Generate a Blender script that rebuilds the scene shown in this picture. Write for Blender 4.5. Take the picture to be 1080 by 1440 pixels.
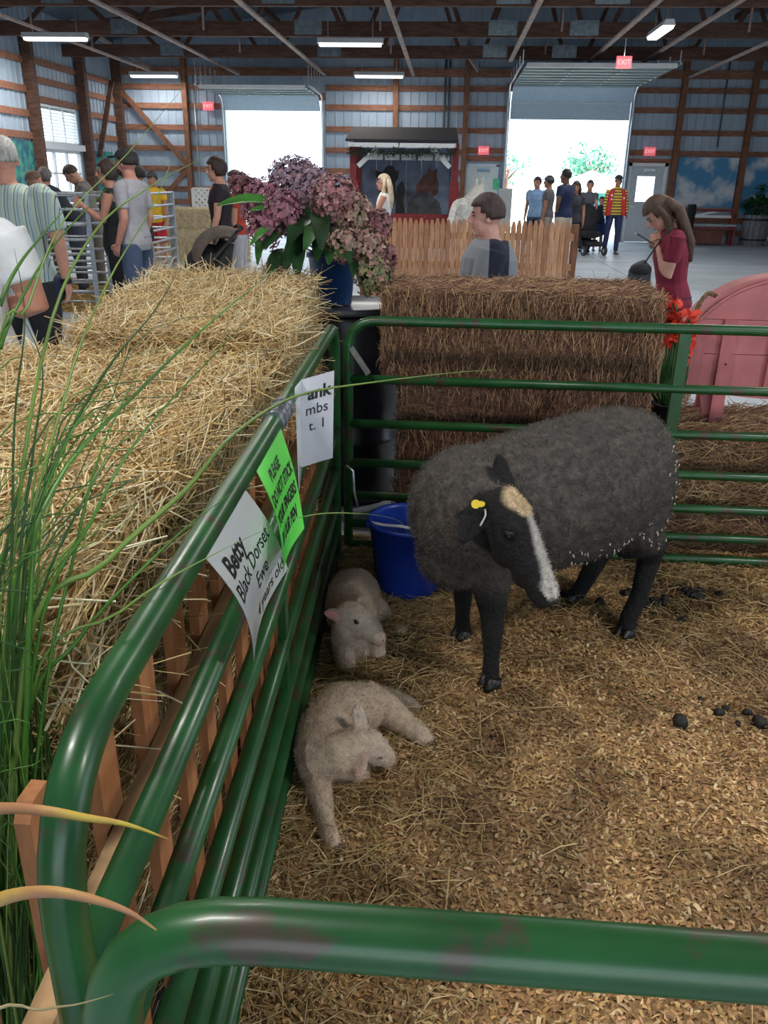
import bpy, bmesh, math, random
import numpy as np
from mathutils import Vector, Matrix, Euler, noise as mnoise

for o in list(bpy.data.objects): bpy.data.objects.remove(o)
random.seed(7); rng = np.random.default_rng(7)
SC = bpy.context.scene; COL = SC.collection
PI = math.pi; R = math.radians

# ------------------------------------------------------------------ camera
F = 1150.0; PITCH = R(22); YAW = R(4); ROLL = R(0.9); CAMZ = 1.5
_fw = Vector((-math.sin(YAW)*math.cos(PITCH), math.cos(YAW)*math.cos(PITCH), -math.sin(PITCH)))
_r0 = Vector((math.cos(YAW), math.sin(YAW), 0)); _u0 = _r0.cross(_fw)
_r = _r0*math.cos(ROLL)+_u0*math.sin(ROLL); _u = -_r0*math.sin(ROLL)+_u0*math.cos(ROLL)
cd = bpy.data.cameras.new('camera'); cam = bpy.data.objects.new('camera', cd); COL.objects.link(cam)
cd.sensor_fit = 'VERTICAL'; cd.sensor_height = 36; cd.sensor_width = 27; cd.lens = F/1440*36
cd.clip_start = .02; cd.clip_end = 300
M = Matrix((_r, _u, -_fw)).transposed().to_4x4(); M.translation = (0, 0, CAMZ); cam.matrix_world = M
SC.camera = cam
CP = Vector((0, 0, CAMZ))
def ray(x, y): return _fw+_r*((x-540)/F)-_u*((y-720)/F)
def onz(x, y, z): d = ray(x, y); return CP+d*((z-CAMZ)/d.z)
def ony(x, y, Y): d = ray(x, y); return CP+d*(Y/d.y)
def onx(x, y, X): d = ray(x, y); return CP+d*(X/d.x)

# ------------------------------------------------------------------ world, sun, portals, exposure
w = bpy.data.worlds.new('sky'); SC.world = w; w.use_nodes = True
bg = w.node_tree.nodes['Background']; bg.inputs[0].default_value = (.74, .87, 1.0, 1); bg.inputs[1].default_value = 3.2
sd = bpy.data.lights.new('sun', 'SUN'); sd.energy = 12.0; sd.angle = R(.6); sd.color = (1, .95, .86)
sun = bpy.data.objects.new('sun', sd); COL.objects.link(sun); sun.rotation_euler = (R(32), 0, R(20))
def portal(name, loc, rot, sx, sy):
    d = bpy.data.lights.new(name, 'AREA'); d.shape = 'RECTANGLE'; d.size = sx; d.size_y = sy; d.cycles.is_portal = True
    o = bpy.data.objects.new(name, d); COL.objects.link(o); o.location = loc; o.rotation_euler = rot
portal('door_portal', (-5.0, 25.3, 1.65), (R(-90), 0, 0), 2.7, 3.3)
portal('door_portal', (3.15, 25.3, 1.6), (R(-90), 0, 0), 3.2, 3.2)
portal('door_portal', (2.0, -7.1, 2.0), (R(90), 0, 0), 9.0, 4.0)
portal('door_portal', (13.1, 3.0, 2.0), (R(90), 0, R(90)), 8.0, 4.0)
vs = SC.view_settings
vs.view_transform = 'Standard'; vs.look = 'None'; vs.gamma = 1.0; vs.use_curve_mapping = False; vs.exposure = 0.0
SC.cycles.use_denoising = True

# ------------------------------------------------------------------ materials
MC = {}
def mat(name, c, rough=.6, metal=0, var=.2, scale=12, stretch=(1, 1, 1), c2=None, bump=0, bs=None, attr=False, trans=0,
        emit=0, coat=0, lo=.35, hi=.65, sheen=0, sub=0, detail=4):
    if name in MC: return MC[name]
    m = bpy.data.materials.new(name); m.use_nodes = True; N = m.node_tree.nodes; L = m.node_tree.links
    b = N['Principled BSDF']; b.inputs['Roughness'].default_value = rough; b.inputs['Metallic'].default_value = metal
    tc = N.new('ShaderNodeTexCoord'); mp = N.new('ShaderNodeMapping'); mp.inputs['Scale'].default_value = stretch
    L.new(tc.outputs['Object'], mp.inputs['Vector'])
    nz = N.new('ShaderNodeTexNoise'); nz.inputs['Scale'].default_value = scale; nz.inputs['Detail'].default_value = detail
    L.new(mp.outputs[0], nz.inputs['Vector'])
    rp = N.new('ShaderNodeValToRGB'); e = rp.color_ramp.elements; e[0].position = lo; e[1].position = hi
    if attr:
        e[0].color = (1-var,)*3+(1,); e[1].color = (1+var,)*3+(1,)
        at = N.new('ShaderNodeAttribute'); at.attribute_name = 'col'
        mx = N.new('ShaderNodeMix'); mx.data_type = 'RGBA'; mx.blend_type = 'MULTIPLY'; mx.inputs[0].default_value = 1
        L.new(at.outputs['Color'], mx.inputs[6]); L.new(rp.outputs[0], mx.inputs[7]); colout = mx.outputs[2]
    else:
        d = c2 or tuple(min(1, x*(1+var)) for x in c)
        a = c if c2 else tuple(x*(1-var) for x in c)
        e[0].color = (*a, 1); e[1].color = (*d, 1); colout = rp.outputs[0]
    L.new(nz.outputs['Fac'], rp.inputs[0]); L.new(colout, b.inputs['Base Color'])
    if bump:
        n2 = nz
        if bs:
            n2 = N.new('ShaderNodeTexNoise'); n2.inputs['Scale'].default_value = bs; n2.inputs['Detail'].default_value = 3
            L.new(mp.outputs[0], n2.inputs['Vector'])
        bp = N.new('ShaderNodeBump'); bp.inputs['Strength'].default_value = bump; bp.inputs['Distance'].default_value = .01
        L.new(n2.outputs['Fac'], bp.inputs['Height']); L.new(bp.outputs[0], b.inputs['Normal'])
    if trans: b.inputs['Transmission Weight'].default_value = trans; b.inputs['IOR'].default_value = 1.1
    if emit: L.new(colout, b.inputs['Emission Color']); b.inputs['Emission Strength'].default_value = emit
    if coat: b.inputs['Coat Weight'].default_value = coat; b.inputs['Coat Roughness'].default_value = .15
    if sub: b.inputs['Subsurface Weight'].default_value = sub; b.inputs['Subsurface Radius'].default_value = (.02, .01, .006)
    MC[name] = m; return m
def stripes(name, axis, period, cols, rough=.8):
    """cloth woven in stripes: cols = [(start fraction, rgb), ...]"""
    if name in MC: return MC[name]
    m = bpy.data.materials.new(name); m.use_nodes = True; N = m.node_tree.nodes; L = m.node_tree.links
    b = N['Principled BSDF']; b.inputs['Roughness'].default_value = rough
    tc = N.new('ShaderNodeTexCoord'); sp = N.new('ShaderNodeSeparateXYZ'); L.new(tc.outputs['Object'], sp.inputs[0])
    a = N.new('ShaderNodeMath'); a.operation = 'DIVIDE'; a.inputs[1].default_value = period; L.new(sp.outputs[axis], a.inputs[0])
    f = N.new('ShaderNodeMath'); f.operation = 'FRACT'; L.new(a.outputs[0], f.inputs[0])
    rp = N.new('ShaderNodeValToRGB'); rp.color_ramp.interpolation = 'CONSTANT'; e = rp.color_ramp.elements
    while len(e) < len(cols): e.new(.5)
    for k, (p, c) in enumerate(cols): e[k].position = p; e[k].color = (*c, 1)
    L.new(f.outputs[0], rp.inputs[0]); L.new(rp.outputs[0], b.inputs['Base Color'])
    MC[name] = m; return m

# ------------------------------------------------------------------ mesh helpers
def tag(o, label=None, cat=None, group=None, kind=None):
    if label: o['label'] = label
    if cat: o['category'] = cat
    if group: o['group'] = group
    if kind: o['kind'] = kind
    return o
def thing(name, label, cat, loc=(0, 0, 0), rz=0, group=None, kind=None):
    o = bpy.data.objects.new(name, None); COL.objects.link(o); o.location = loc; o.rotation_euler = (0, 0, rz)
    o.empty_display_size = .05
    return tag(o, label, cat, group, kind)
def link(name, me, m=None, parent=None, world=True):
    o = bpy.data.objects.new(name, me); COL.objects.link(o)
    if m is not None and not me.materials: me.materials.append(m)
    if parent is not None:
        o.parent = parent
        if world and parent.parent is None: o.matrix_parent_inverse = parent.matrix_basis.inverted()
    return o
def smooth(me, on=True):
    me.polygons.foreach_set('use_smooth', [on]*len(me.polygons)); return me
class MB:
    def __init__(s): s.v = []; s.f = []; s.sm = []
    def add(s, vs, fs, sm=False):
        k = len(s.v); s.v += [tuple(x) for x in vs]; s.f += [tuple(i+k for i in f) for f in fs]; s.sm += [sm]*len(fs); return s
    def box(s, c, d, rz=0, rx=0, ry=0):
        e = Euler((rx, ry, rz)).to_matrix(); c = Vector(c)
        vs = [c+e@Vector((x*d[0]/2, y*d[1]/2, z*d[2]/2)) for x in (-1, 1) for y in (-1, 1) for z in (-1, 1)]
        return s.add(vs, [(0, 1, 3, 2), (4, 6, 7, 5), (0, 4, 5, 1), (2, 3, 7, 6), (0, 2, 6, 4), (1, 5, 7, 3)])
    def bb(s, a, b):
        return s.box([(a[i]+b[i])/2 for i in range(3)], [abs(b[i]-a[i]) for i in range(3)])
    def bar(s, a, b, w, h, up=(0, 0, 1)):
        a = Vector(a); b = Vector(b); d = (b-a).normalized(); u = Vector(up)
        if abs(d.dot(u)) > .99: u = Vector((0, 1, 0))
        sd = d.cross(u).normalized(); u = sd.cross(d)
        vs = [p+sd*(i*w/2)+u*(j*h/2) for p in (a, b) for i, j in ((-1, -1), (1, -1), (1, 1), (-1, 1))]
        return s.add(vs, [(0, 3, 2, 1), (4, 5, 6, 7)]+[(i, (i+1) % 4, 4+(i+1) % 4, 4+i) for i in range(4)])
    def tube(s, pts, rad, n=10, cap=True, ref=None, flat=None):
        """loft through pts; rad a number, or one per point: r or (r_side, r_up)"""
        P = [Vector(p) for p in pts]; m = len(P)
        if not isinstance(rad, (list, tuple)) or (len(rad) != m): rad = [rad]*m
        T = []
        for i in range(m):
            t = (P[min(i+1, m-1)]-P[max(i-1, 0)]); T.append(t.normalized() if t.length > 1e-9 else Vector((0, 0, 1)))
        ref = Vector(ref) if ref else (Vector((0, 0, 1)) if abs(T[0].z) < .9 else Vector((0, 1, 0)))
        u = (ref-T[0]*ref.dot(T[0])).normalized(); vs = []
        for i in range(m):
            u = (u-T[i]*u.dot(T[i])).normalized(); sd = T[i].cross(u)
            a, b = rad[i] if isinstance(rad[i], (list, tuple)) else (rad[i], rad[i])
            for k in range(n):
                t = 2*PI*k/n; vs.append(P[i]+sd*(a*math.cos(t))+u*(b*math.sin(t)))
        fs = [(i*n+k, i*n+(k+1) % n, (i+1)*n+(k+1) % n, (i+1)*n+k) for i in range(m-1) for k in range(n)]
        k0 = len(s.v); s.add(vs, fs, True)
        if cap:
            s.f += [tuple(k0+k for k in range(n))[::-1], tuple(k0+(m-1)*n+k for k in range(n))]; s.sm += [False, False]
        return s
    def ell(s, c, r, n=12, m=8, mt=None):
        c = Vector(c); mt = mt or Matrix.Identity(3); vs = [c+mt@Vector((0, 0, -r[2]))]
        for j in range(1, m):
            p = -PI/2+PI*j/m
            vs += [c+mt@Vector((r[0]*math.cos(p)*math.cos(2*PI*k/n), r[1]*math.cos(p)*math.sin(2*PI*k/n), r[2]*math.sin(p))) for k in range(n)]
        vs.append(c+mt@Vector((0, 0, r[2]))); T = len(vs)-1
        fs = [(0, 1+(k+1) % n, 1+k) for k in range(n)]+[(T, T-n+k, T-n+(k+1) % n) for k in range(n)]
        fs += [(1+j*n+k, 1+j*n+(k+1) % n, 1+(j+1)*n+(k+1) % n, 1+(j+1)*n+k) for j in range(m-2) for k in range(n)]
        return s.add(vs, fs, True)
    def lathe(s, prof, c=(0, 0, 0), n=24):
        c = Vector(c); m = len(prof)
        vs = [c+Vector((r*math.cos(2*PI*k/n), r*math.sin(2*PI*k/n), z)) for r, z in prof for k in range(n)]
        return s.add(vs, [(i*n+k, i*n+(k+1) % n, (i+1)*n+(k+1) % n, (i+1)*n+k) for i in range(m-1) for k in range(n)], True)
    def prism(s, poly, a, b, axes=(0, 2, 1)):
        """polygon extruded along the third of axes from a to b"""
        n = len(poly); vs = []
        for d in (a, b):
            for p in poly:
                q = [0, 0, 0]; q[axes[0]] = p[0]; q[axes[1]] = p[1]; q[axes[2]] = d; vs.append(q)
        return s.add(vs, [tuple(range(n))[::-1], tuple(range(n, 2*n))]+[(i, (i+1) % n, n+(i+1) % n, n+i) for i in range(n)])
    def mesh(s, name='mesh'):
        me = bpy.data.meshes.new(name); me.from_pydata(s.v, [], s.f)
        me.polygons.foreach_set('use_smooth', s.sm); me.update(); return me
    def build(s, name, m, parent=None, world=True): return link(name, s.mesh(name), m, parent, world)
def part(name, m, parent, world=True):
    """returns a mesh collector whose methods can be chained; .done() links it"""
    b = MB(); b.done = lambda: b.build(name, m, parent, world); return b
def normals_out(me):
    bm = bmesh.new(); bm.from_mesh(me); bmesh.ops.recalc_face_normals(bm, faces=bm.faces); bm.to_mesh(me); bm.free(); return me
def remesh(mb, voxel, sm=4, fac=.5, name='body'):
    """melt the collected lofts into one continuous surface"""
    me = mb.mesh(name); o = bpy.data.objects.new('melt', me); COL.objects.link(o)
    r = o.modifiers.new('r', 'REMESH'); r.mode = 'VOXEL'; r.voxel_size = voxel; r.use_smooth_shade = True
    if sm: s = o.modifiers.new('s', 'SMOOTH'); s.iterations = sm; s.factor = fac
    dg = bpy.context.evaluated_depsgraph_get(); out = bpy.data.meshes.new_from_object(o.evaluated_get(dg))
    bpy.data.objects.remove(o); bpy.data.meshes.remove(me); smooth(out); out.name = name; return out
def coords(me):
    a = np.empty(len(me.vertices)*3); me.vertices.foreach_get('co', a); return a.reshape(-1, 3)
def vcol(me, cols):
    at = me.color_attributes.get('col') or me.color_attributes.new('col', 'FLOAT_COLOR', 'POINT')
    c = np.ones((len(me.vertices), 4)); c[:, :3] = cols; at.data.foreach_set('color', c.ravel())
def npmesh(name, V, Fq, cols=None, sm=False):
    me = bpy.data.meshes.new(name); k = Fq.shape[1]
    me.vertices.add(len(V)); me.vertices.foreach_set('co', np.ascontiguousarray(V, dtype=np.float32).ravel())
    me.loops.add(Fq.size); me.loops.foreach_set('vertex_index', np.ascontiguousarray(Fq, dtype=np.int32).ravel())
    me.polygons.add(len(Fq)); me.polygons.foreach_set('loop_start', np.arange(0, Fq.size, k, dtype=np.int32))
    me.update(calc_edges=True); me.validate()
    if cols is not None: vcol(me, cols)
    return me
def strands(P0, P1, P2, r, cols, name='straw', flat=.6):
    """three-sided stalks P0-P1-P2 (n,3), r (n,), cols (n,3)"""
    n = len(P0); d = P2-P0; d /= np.linalg.norm(d, axis=1, keepdims=True)+1e-9
    a = np.cross(d, rng.normal(size=(n, 3))); a /= np.linalg.norm(a, axis=1, keepdims=True)+1e-9; b = np.cross(d, a)
    V = np.empty((n, 9, 3))
    for i, P in enumerate((P0, P1, P2)):
        for k in range(3):
            t = 2*PI*k/3; V[:, i*3+k] = P+(a*math.cos(t)+b*math.sin(t)*flat)*r[:, None]*(1, 1, .7)[i]
    q = np.array([(i*3+k, i*3+(k+1) % 3, i*3+3+(k+1) % 3, i*3+3+k) for i in range(2) for k in range(3)])
    Fq = (np.arange(n)[:, None, None]*9+q[None]).reshape(-1, 4)
    return npmesh(name, V.reshape(-1, 3), Fq, np.repeat(cols, 9, axis=0))
def pal(n, cols, jit=.12):
    c = np.array(cols)[rng.integers(0, len(cols), n)]
    return np.clip(c*(1+rng.normal(0, jit, (n, 1))), .005, 1)
def arc(a, b, c, n):
    """quadratic curve a-b-c"""
    a, b, c = Vector(a), Vector(b), Vector(c)
    return [a*(1-t)**2+b*(2*t*(1-t))+c*t*t for t in [i/(n-1) for i in range(n)]]
def spline(P, n=4):
    P = [Vector(p) for p in P]; out = []
    for i in range(len(P)-1):
        p0, p1, p2, p3 = P[max(i-1, 0)], P[i], P[i+1], P[min(i+2, len(P)-1)]
        for k in range(n):
            t = k/n; out.append(.5*((2*p1)+(p2-p0)*t+(2*p0-5*p1+4*p2-p3)*t*t+(3*p1-p0-3*p2+p3)*t**3))
    return out+[P[-1]]
def rot_pts(P, c, rz):
    ca, sa = math.cos(rz), math.sin(rz); Q = P.copy()
    Q[:, 0] = c[0]+P[:, 0]*ca-P[:, 1]*sa; Q[:, 1] = c[1]+P[:, 0]*sa+P[:, 1]*ca; Q[:, 2] = c[2]+P[:, 2]; return Q

wood = mat('barn_wood', (.20, .085, .045), .75, var=.3, scale=6, stretch=(4, 4, 1), bump=.2)
woodh = mat('girt_wood', (.26, .115, .07), .75, var=.3, scale=5, stretch=(1, 4, 6), bump=.2)
woodd = mat('truss_wood', (.105, .052, .036), .8, var=.35, scale=4, stretch=(1, 3, 5))
woodl = mat('purlin_wood', (.42, .33, .29), .8, var=.2, scale=4, stretch=(3, 1, 3))
sheetm = mat('wall_metal', (.36, .45, .56), .45, .0, var=.08, scale=2)
roofm = mat('roof_metal', (.10, .14, .18), .5, .2, var=.2, scale=2)
white = mat('white_paint', (.72, .75, .78), .5, var=.06, scale=4)
trimw = mat('trim_metal', (.55, .65, .75), .4, var=.06)
glassm = mat('window_glass', (.9, .95, 1), .05, var=0, trans=1)
skinm = mat('skin', (.56, .30, .22), .5, var=.08, scale=20, sub=.1)
black = mat('black_cloth', (.012, .012, .016), .85, var=.3, scale=30)
blackp = mat('black_plastic', (.012, .013, .015), .35, var=.2)
galv = mat('galvanized', (.48, .52, .56), .35, .8, var=.15, scale=25)
# ------------------------------------------------------------------ the barn
WY = 25.1; XL = -9.54; XR = 13.0; YB = -7.0; ZC = 4.2; BAY = 3.1
def struct(name, loc=(0, 0, 0)): return thing(name, None, None, loc, kind='structure')
def floor_build():
    fl = mat('concrete', (.36, .42, .48), .42, var=.14, scale=1.2, c2=(.46, .52, .575), bump=.05, bs=30)
    b = MB().bb((XL-.2, YB, -.12), (XR, WY+.1, 0)); o = b.build('floor', fl); tag(o, kind='structure')
    gl = mat('concrete_joint', (.22, .25, .28), .8, var=.1)
    for y in (9.0, 12.1, 15.2, 18.3, 21.4): part('floor_joint', gl, o).bb((XL, y, -.002), (XR, y+.02, .0015)).done()
    for x in (-3.0, 3.2, 9.4): part('floor_joint', gl, o).bb((x, 6, -.002), (x+.02, WY-.1, .0015)).done()
    gm = mat('outside_ground', (.62, .60, .55), .9, var=.1, scale=.5)
    tag(MB().bb((-60, WY+.1, -.2), (70, 120, -.02)).build('ground', gm), kind='structure')
    tag(MB().bb((-60, -60, -.2), (70, YB, -.02)).build('ground', gm), kind='structure')
    tag(MB().bb((XR, YB, -.2), (70, WY+.1, -.02)).build('ground', gm), kind='structure')
floor_build()
_sh = {}
def sheet_mesh(wd, h):
    """ribbed steel sheet, wd wide (x), h tall (z), ribs towards -y"""
    k = (round(wd, 2), round(h, 2))
    if k in _sh: return _sh[k]
    prof = []; n = max(1, round(wd/.2286))
    for i in range(n):
        x = wd*i/n; s = wd/n
        prof += [(x, 0), (x+s*.40, 0), (x+s*.44, -.022), (x+s*.52, -.022), (x+s*.56, 0)]
    prof.append((wd, 0)); b = MB()
    vs = [(x, y, 0) for x, y in prof]+[(x, y, h) for x, y in prof]+[(0, .02, 0), (wd, .02, 0), (0, .02, h), (wd, .02, h)]; m = len(prof)
    b.add(vs, [(i, i+1, m+i+1, m+i) for i in range(m-1)]+[(2*m+1, 2*m, 2*m+2, 2*m+3)])
    _sh[k] = b.mesh('sheet'); return _sh[k]
def clad(parent, a, b, ztop, holes, place, seam=.914):
    """sheets from a to b along the wall; holes = [(x0, x1, z0, z1)]"""
    cuts = {a, b}; x = a
    while x < b: cuts.add(x); x += seam
    for h in holes: cuts |= {h[0], h[1]}
    cuts = sorted(c for c in cuts if a <= c <= b)
    for x0, x1 in zip(cuts, cuts[1:]):
        if x1-x0 < .02: continue
        z = 0; segs = []
        for h in sorted([h for h in holes if h[0] <= x0+.001 and h[1] >= x1-.001], key=lambda h: h[2]):
            if h[2]-z > .02: segs.append((z, h[2]))
            z = h[3]
        if ztop-z > .02: segs.append((z, ztop))
        for z0, z1 in segs:
            o = link('steel_sheet', sheet_mesh(x1-x0, z1-z0), sheetm, parent, False); place(o, x0, z0)
D1 = (-6.37, -3.66, 0, 3.55); D2 = (1.52, 4.76, 0, 3.82); D3 = (4.97, 5.90, 0, 2.02); D4 = (.42, 1.28, 0, 1.95)
def back_wall():
    W = struct('wall_back', (0, WY, 0))
    def pl(o, x, z): o.location = (x, 0, z)
    clad(W, XL, XR, 6.6, [D1, D2, D3, D4], pl)
    def girts(x0, x1, zs):
        for z in zs: part('girt', woodh, W).bb((x0, WY-.065, z-.07), (x1, WY-.025, z+.07)).done()
    G = (.35, .87, 1.22, 1.76, 2.30, 2.84, 3.39, 3.87)
    girts(XL, -7.56, G); girts(-7.42, -6.45, G); girts(-3.55, -1.66, G); girts(-1.54, .25, G[:]); girts(.40, 1.43, (2.14, 2.34, 2.84, 3.39, 3.87))
    girts(4.86, 6.02, (2.12, 2.34, 2.84, 3.39, 3.87)); girts(6.18, 7.86, (.3, .62, 2.33, 2.84, 3.39, 3.87)); girts(8.02, XR, (.3, .62, 2.33, 2.84, 3.39, 3.87))
    def post(x, w_=.14): part('post', wood, W).bb((x-w_/2, WY-.22, 0), (x+w_/2, WY-.03, 4.9)).done()
    for x in (-9.46, -7.49, -1.60, .33, 6.10, 7.94, 10.4): post(x)
    part('brace', wood, W).bar((-9.30, WY-.13, 3.75), (-7.55, WY-.13, 1.85), .05, .13).done()
    part('brace', wood, W).bar((-8.35, WY-.13, .95), (-7.55, WY-.13, 1.75), .05, .13).done()
    part('conduit', galv, W).tube([(-7.25, WY-.06, 0), (-7.25, WY-.06, 4.2)], .018, 8).done()
    for x in (-.25, -.15, 7.2): part('conduit', mat('conduit_dark', (.08, .1, .13), .6), W).tube([(x, WY-.08, 2.5 if x > 5 else .6), (x, WY-.08, 4.9)], .025, 8).done()
    # plywood stair end where the flat plate carries the trusses
    part('plate', woodh, W).bb((XL, WY-.12, 4.15), (XR, WY-.03, 4.35)).done()
back_wall()
def left_wall():
    W = struct('wall_left', (XL, 0, 0))
    def pl(o, y, z): o.location = (0, y, z); o.rotation_euler = (0, 0, R(90))
    win = (20.02, 22.16, 1.08, 2.07); lou = (20.02, 22.16, 2.26, 3.02)
    clad(W, YB, WY, 5.0, [win, lou], pl)
    ys = [16.6, 19.78, 22.56, 24.95]
    for y in ys+[13.4, 10.3]: part('post', woodd, W).bb((XL+.03, y-.09, 0), (XL+.25, y+.09, 4.6)).done()
    allz = (.35, .87, 1.22, 1.76, 2.30, 2.84, 3.39, 3.87)
    for y0, y1 in zip([5.0, 10.4, 13.5]+ys, [10.2, 13.3, 16.5]+[y-.1 for y in ys[1:]]+[25.0]):
        zs = (3.14, 3.54, 3.92, .6) if abs(y0-19.78) < .1 else (allz if y0 > 20 else (.35, .87, 1.22, 1.76, 2.35, 2.80, 3.29, 3.87))
        if abs(y0-22.56) < .1: zs = (2.50, 3.02, 3.50, 3.92, .6, 1.2, 1.8)
        for z in zs: part('girt', woodl if 0 else woodh, W).bb((XL+.025, y0+.1, z-.07), (XL+.065, y1, z+.07)).done()
    part('brace', woodd, W).bar((XL+.14, 23.2, 2.0), (XL+.14, 24.6, 3.95), .05, .13, (1, 0, 0)).done()
    # window with three lights, louvre above it
    wn = struct('window_1', (XL, 21.09, 1.08))
    fr = mat('window_frame', (.62, .62, .62), .5, var=.05)
    part('window_frame', fr, wn).bb((XL-.03, 20.0, 1.06), (XL+.07, 22.18, 1.12)).bb((XL-.03, 20, 2.03), (XL+.07, 22.18, 2.10)).bb((XL-.03, 20, 1.06), (XL+.07, 20.06, 2.08)).bb((XL-.03, 22.12, 1.06), (XL+.07, 22.18, 2.08)).done()
    for y in (20.73, 21.44): part('mullion', fr, wn).bb((XL-.02, y-.025, 1.12), (XL+.05, y+.025, 2.03)).done()
    for a, b_ in ((20.06, 20.7), (20.76, 21.41), (21.47, 22.12)):
        for z0, z1 in ((1.12, 1.55), (1.59, 2.03)): part('pane', glassm, wn).bb((XL-.005, a, z0), (XL+.002, b_, z1)).done()
    part('meeting_rail', fr, wn).bb((XL-.02, 20.06, 1.55), (XL+.04, 22.12, 1.59)).done()
    part('sill', white, wn).bb((XL+.02, 19.95, 2.10), (XL+.16, 22.3, 2.24)).done()
    lv = struct('window_2', (XL, 21.09, 2.26))
    lm = mat('louvre_white', (.80, .85, .88), .5, var=.05)
    part('window_frame', lm, lv).bb((XL-.06, 20.0, 2.24), (XL+.07, 22.18, 2.28)).bb((XL-.06, 20, 3.0), (XL+.07, 22.18, 3.05)).bb((XL-.06, 20, 2.24), (XL+.07, 20.05, 3.04)).bb((XL-.06, 22.13, 2.24), (XL+.07, 22.18, 3.04)).done()
    for y in (20.75, 21.43): part('mullion', lm, lv).bb((XL+.03, y-.02, 2.28), (XL+.06, y+.02, 3.0)).done()
    for i in range(10): part('slat', lm, lv).box((XL, 21.09, 2.32+i*.073), (.085, 2.08, .008), ry=R(35)).done()
left_wall()
def other_walls():
    W = struct('wall_right', (XR, 0, 0))
    def pl(o, y, z): o.location = (0, y, z); o.rotation_euler = (0, 0, R(90))
    clad(W, YB, WY, 5.0, [(-1.0, 7.0, 0, 4.0)], pl)
    W2 = struct('wall_front', (0, YB, 0))
    def pl2(o, x, z): o.location = (x, 0, z)
    clad(W2, XL, XR, 6.6, [(-2.5, 6.5, 0, 4.0)], pl2)
other_walls()
def ceiling():
    Cg = struct('ceiling', (0, 0, ZC))
    ridge = 1.7
    for x0, x1, z0, z1 in ((XL-.3, ridge, 4.95, 6.5), (ridge, XR+.3, 6.5, 4.95)):
        b = part('roof_sheet', roofm, Cg)
        vs = [(x0, YB, z0), (x1, YB, z1), (x1, WY+.3, z1), (x0, WY+.3, z0)]
        b.add(vs+[(x, y, z+.06) for x, y, z in vs], [(0, 3, 2, 1), (4, 5, 6, 7), (0, 1, 5, 4), (2, 3, 7, 6), (1, 2, 6, 5), (0, 4, 7, 3)]).done()
    zr = lambda x: 4.85+1.5*(1-abs(x-ridge)/(ridge-XL if x < ridge else XR-ridge))
    tm = None
    for i in range(-4, 7):
        y = 15.72+i*BAY*(1 if i < 3 else 1)
        if y > WY-.2: continue
        ch = part('truss', woodd, Cg).bb((XL, y-.05, ZC), (XR, y+.05, ZC+.27)).done()
        part('top_chord', woodd, ch).bar((XL, y, 4.75), (ridge, y, 6.3), .05, .18).bar((ridge, y, 6.3), (XR, y, 4.75), .05, .18).done()
        if i < -1: continue
        x = XL+.6; k = 0
        while x < XR-.8:
            xa = x+.6 if k % 2 else x; xb = x if k % 2 else x+.6
            part('web', woodd, ch).bar((xa, y+.04, ZC+.2), (xb, y+.04, zr(xb)-.15), .04, .09).done()
            if k % 3 == 0:
                part('web', woodl, ch).bar((x+.2, y-.07, ZC+.1), (x+.2, y-.07, ZC+.75), .04, .04).done()
            x += 1.2; k += 1
        for xx in (-6.8, -3.0, .9, 2.5): part('gusset', mat('gusset_plate', (.22, .28, .33), .4, .6), ch).bb((xx-.28, y-.06, ZC+.03), (xx+.28, y-.054, ZC+.30)).done()
    for x in (-8.2, -5.95, -3.55, -1.13, 1.28, 3.11, 4.35, 6.18, 8.3):
        part('runner', woodl, Cg).bb((x-.045, 8.0, ZC-.045), (x+.045, 22.0 if x in (3.11, 4.35, 1.28) else WY-.15, ZC-.005)).done()
    for x in (-7.6, -4.8, -2.3, .2, 2.4, 5.2, 7.2):
        part('purlin', woodd, Cg).bb((x-.04, 6.0, zr(x)-.1), (x+.04, WY, zr(x)+.02)).done()
    for x0 in (-8.4, .6, 5.4): part('web_brace', woodl, Cg).bar((x0, WY-.2, 4.3), (x0-.9, 22.1, 5.0), .04, .09).done()
ceiling()
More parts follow.
